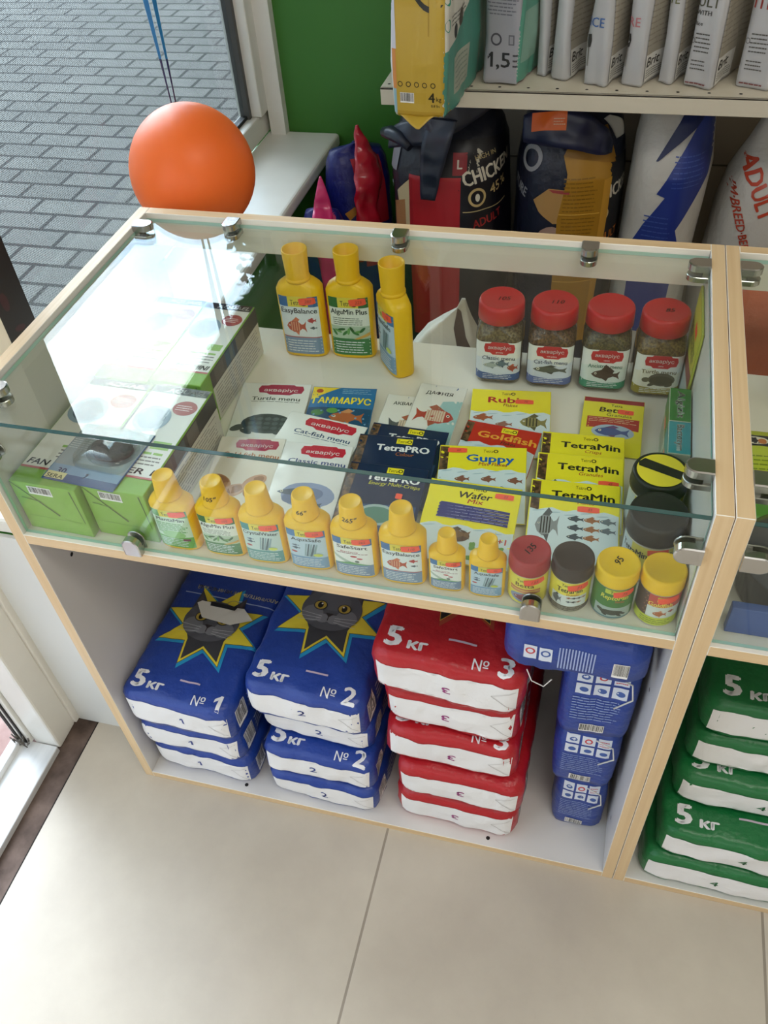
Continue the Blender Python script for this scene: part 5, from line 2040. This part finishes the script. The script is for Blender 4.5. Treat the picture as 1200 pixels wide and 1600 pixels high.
# white bag with red letters
rd = Art()
rd.text('ADULT', -40, 6, 30, 'C2452A', w=104, bold=.05, rot=-62)
rd.text('MEDIUM·BREED·BEEF', -72, -30, 15, 'B4402A', w=170, bold=.04, rot=-68)
rd.poly([(-4, 66), (4, 70), (8, 46), (22, 36), (22, 14), (14, 20), (6, 14), (8, 28), (-12, 22), (-6, 42)], 'D25A22')
rd.rect(0, -60, 30, -40, 'D25A22')
sack(.952, 1.180, ZB, .103, .120, .66, 4, bagmat('white_bag_film', 'C6C3BC'), 'white bag with slanting orange red letters at the right edge', 64, [(rd, 0, .475)], topk=.18, name='pet_food_bag',
     prof=((.12, 1.0), (.3, 1.02), (.5, 1.0), (.62, .95), (.72, .82), (.82, .62), (.9, .42), (.97, .25), (1.0, .2)))
# red-topped navy bag and the pink tipped one
rs = Art()
rs.rect(-28, -20, 34, 120, 'B01E30')
rs.rect(-30, -120, 10, -20, 'A81E44')
rs.poly([(-60, 10), (-40, 24), (-30, 14), (-52, -6)], 'C8862A')
rb_ = sack(.095, 1.215, .002, .075, .060, .60, 24, bagmat('royal_blue_foil', '171C6A'), 'blue bag with crumpled red top by the green wall under the sill', 65, [(rs, 24, .46)], topk=.12, name='pet_food_bag')
pk_ = Art()
pk_.rect(-18, -140, 26, 190, 'C22A66')
pb_ = sack(.062, 1.055, .002, .050, .050, .535, 10, bagmat('royal_blue_foil', '171C6A'), 'blue bag with a pink tip half hidden behind the case under the sill', 66, [(pk_, 10, .36)], topk=.08, name='pet_food_bag')

m = MB()
strip(m, [(.010, -.004, .640, .003), (.012, -.016, .605, .016), (.018, -.045, .575, .030), (.014, -.074, .53, .034), (.004, -.082, .48, .026), (.010, -.086, .43, .030), (-.004, -.084, .37, .022)], pmat('crimson_foil', 'B8182E', .25, coat=.3), (1, .35, 0), .010, 8, .016, 6)
m.done('crumpled_top', rb_)
m = MB()
strip(m, [(.004, -.004, .600, .002), (.004, -.010, .575, .010), (.004, -.020, .545, .018), (.006, -.050, .50, .024), (.010, -.056, .42, .020), (.016, -.058, .34, .022)], pmat('pink_foil', 'CC2A6C', .25, coat=.3), (1, .2, 0), .008, 8, .012, 7)
m.done('crumpled_top', pb_)

# torn paper bag behind the shelf
m = MB()
m.loft([S(0, .055, .035, r=.01), S(.20, .058, .038, r=.012), S(.40, .057, .037, r=.012), S(.56, .055, .034, r=.012), S(.595, .040, .022, r=.01, cx=.012), S(.620, .024, .014, r=.006, cx=.022), S(.638, .010, .006, r=.003, cx=.030), S(.654, .003, .002, r=.0008, cx=.032)], pmat('torn_white_paper', 'CFC9BC', .7, bump=.5, bscale=60), 60)
m.wobble(.006, 14, 71, .006, 30)
bv = m.bvh()
a = Art()
a.poly([(20, -20), (24, 10), (30, 6), (40, -30), (56, -60), (34, -70)], '4A342A')
m.art(a, (0, -.03, .63), (1, 0, 0), (0, 0, 1), bv, off=.001, maxe=8)
o = m.done('paper_bag', None, (.425, .56, .0005), (0, 0, 0))
tag(o, 'torn white paper bag poking up behind the case shelf beside the jars', 'bag')

# ------------------------------------------------------------------ things in the second case
m = MB()
X = GX
m.loft([S(0, .052, .052), S(.004, .056, .056), S(.050, .060, .060), S(.052, .063, .063), S(.056, .063, .063), S(.060, .058, .058), S(.075, .045, .045), S(.084, .028, .028), S(.087, .003, .003)], pmat('smoky_plastic', '4A4C50', .25), 48)
o = m.done('plastic_bowl', None, (X + .098, .0915, HS + .0005))
tag(o, 'dark grey domed plastic tub behind the glass of the right case', 'tub')
m = MB()
m.box((X + .03, .022, HS + .0004), (X + .19, .032, HS + .040), pmat('blue_card', '3E5A9A', .4), .001)
tag(m.done('blue_carton'), 'low blue carton along the front glass of the right case', 'carton')


def simple_pack(x, y, rz, w, h, zz, c, arts, label, nm='pet_food_bag'):
    m = MB()
    m.loft([S(0, w * .48, h * .48, r=.01), S(.008, w / 2, h / 2, r=.012), S(.022, w * .5, h * .5, r=.012), S(.030, w * .42, h * .44, r=.012), S(.032, w * .05, h * .05, r=.002)], pmat('foil_' + c, c, .3), 60)
    m.wobble(.003, 20, 5, .003, 40)
    bv = m.bvh()
    m.art(arts, (0, 0, .03), (1, 0, 0), (0, 1, 0), bv, off=.0006, maxe=6)
    o = m.done(nm, None, (x, y, zz), (0, 0, R(rz)))
    tag(o, label, 'pet food bag')


a = Art()
a.rect(-50, -48, 50, 40, 'C2CE3E')
a.rect(-50, 24, 50, 44, '20242E')
a.ell(-24, 34, 14, 7, 'E4DCC8')
a.ell(-18, 33, 5, 5, 'C8763A')
a.lines(-40, -36, 30, 10, 6, '8A9A2A', .3)
simple_pack(X + .092, .262, 3, .11, .12, HS + .001, 'C2CE3E', a, 'yellow green pack with a dark band lying in the right case')
a = Art()
a.rect(-40, -30, 40, 30, '5E9A3A')
simple_pack(X + .090, .179, 0, .09, .04, HS + .001, '5E9A3A', a, 'small green pack lying in front of the yellow green one in the right case')
m = MB()
m.loft([S(0, .10, .05, r=.02), S(.2, .12, .06, r=.03), S(.58, .12, .06, r=.03), S(.68, .10, .03, r=.012), S(.71, .09, .004, r=.003)], bagmat('rust_orange_film', 'B8582E'), 72)
m.wobble(.010, 9, 81, .012, 16)
o = m.done('dog_food_bag', None, (X + .145, .62, .001))
tag(o, 'crumpled rust orange bag behind the right case', 'pet food bag')
m = MB()
m.box((X + .110, .405, HS + .0005), (X + .150, .450, HS + .06), pmat('brown_grey_pack', '6A625E', .5), .004)
tag(m.done('grey_pack'), 'dark grey brown pack at the back of the right case', 'pack')

# ------------------------------------------------------------------ balloon
BX, BY, BZ, BR = .025, .605, .812, .0950
root = empty('balloon', (BX, BY, BZ - BR), 0, 'orange balloon hanging upside down on blue ribbons behind the glass case', 'balloon')
m = MB()
prof = []
n = 26
for i in range(n + 1):
    t = math.pi * i / n
    r = math.sin(t) * BR * (1 - .05 * math.cos(t) * -1 * .6)
    z = BR - math.cos(t) * BR * 1.02
    prof.append(S(z, max(r, .0006), max(r, .0006)))
brub = pmat('orange_rubber', 'F4702C', .42, spec=.35)
brub.node_tree.nodes['Principled BSDF'].inputs['Subsurface Weight'].default_value = .12
brub.node_tree.nodes['Principled BSDF'].inputs['Subsurface Radius'].default_value = (.02, .008, .004)
BM = Matrix.Translation((0, 0, BR)) @ Vector((0, 0, 1)).rotation_difference(Vector((-.045, .062, .056))).to_matrix().to_4x4() @ Matrix.Translation((0, 0, -BR))
m.loft(prof, brub, 56, M=BM)
m.done('balloon_skin', root)
m = MB()
zt = 2.03 * BR
m.loft([S(zt - .004, .006, .006), S(zt + .002, .004, .004), S(zt + .005, .0045, .0045), S(zt + .009, .010, .010), S(zt + .010, .0095, .0095), S(zt + .008, .001, .001)], brub, 20, M=BM)
KN = BM @ Vector((0, 0, zt + .004))
m.done('knot', root)
m = MB()
mi = m.m(pmat('blue_ribbon', '1E6FA8', .3))
mi2 = m.m(pmat('navy_ribbon', '262A56', .35))
for dx, sw, ph in ((.000, .011, 0), (.012, .010, .5)):
    prev = None
    N = 46
    for i in range(N + 1):
        k = i / N
        z = KN.z + k * 1.72
        ww = sw * (min(1, .16 + (k * 7) ** 1.5)) * .5
        tw = ph + .5 * math.sin(k * 14 + ph)
        cx = dx * (1 - k) * (.6 + k * 6) + dx * k - .004 * math.sin(k * 9)
        cy = .004 * math.cos(k * 7)
        d = Vector((math.cos(tw), math.sin(tw), 0))
        e2 = Vector((-d.y, d.x, 0)) * .0002
        q = [m.bm.verts.new(Vector((cx + KN.x, cy + KN.y, z)) + s1 * d * ww + s2 * e2) for s1, s2 in ((-1, -1), (1, -1), (1, 1), (-1, 1))]
        if prev:
            for a_ in range(4):
                b_ = (a_ + 1) % 4
                m.bm.faces.new((prev[a_], prev[b_], q[b_], q[a_])).material_index = mi2 if k < .055 else mi
        prev = q
m.done('ribbon', root)
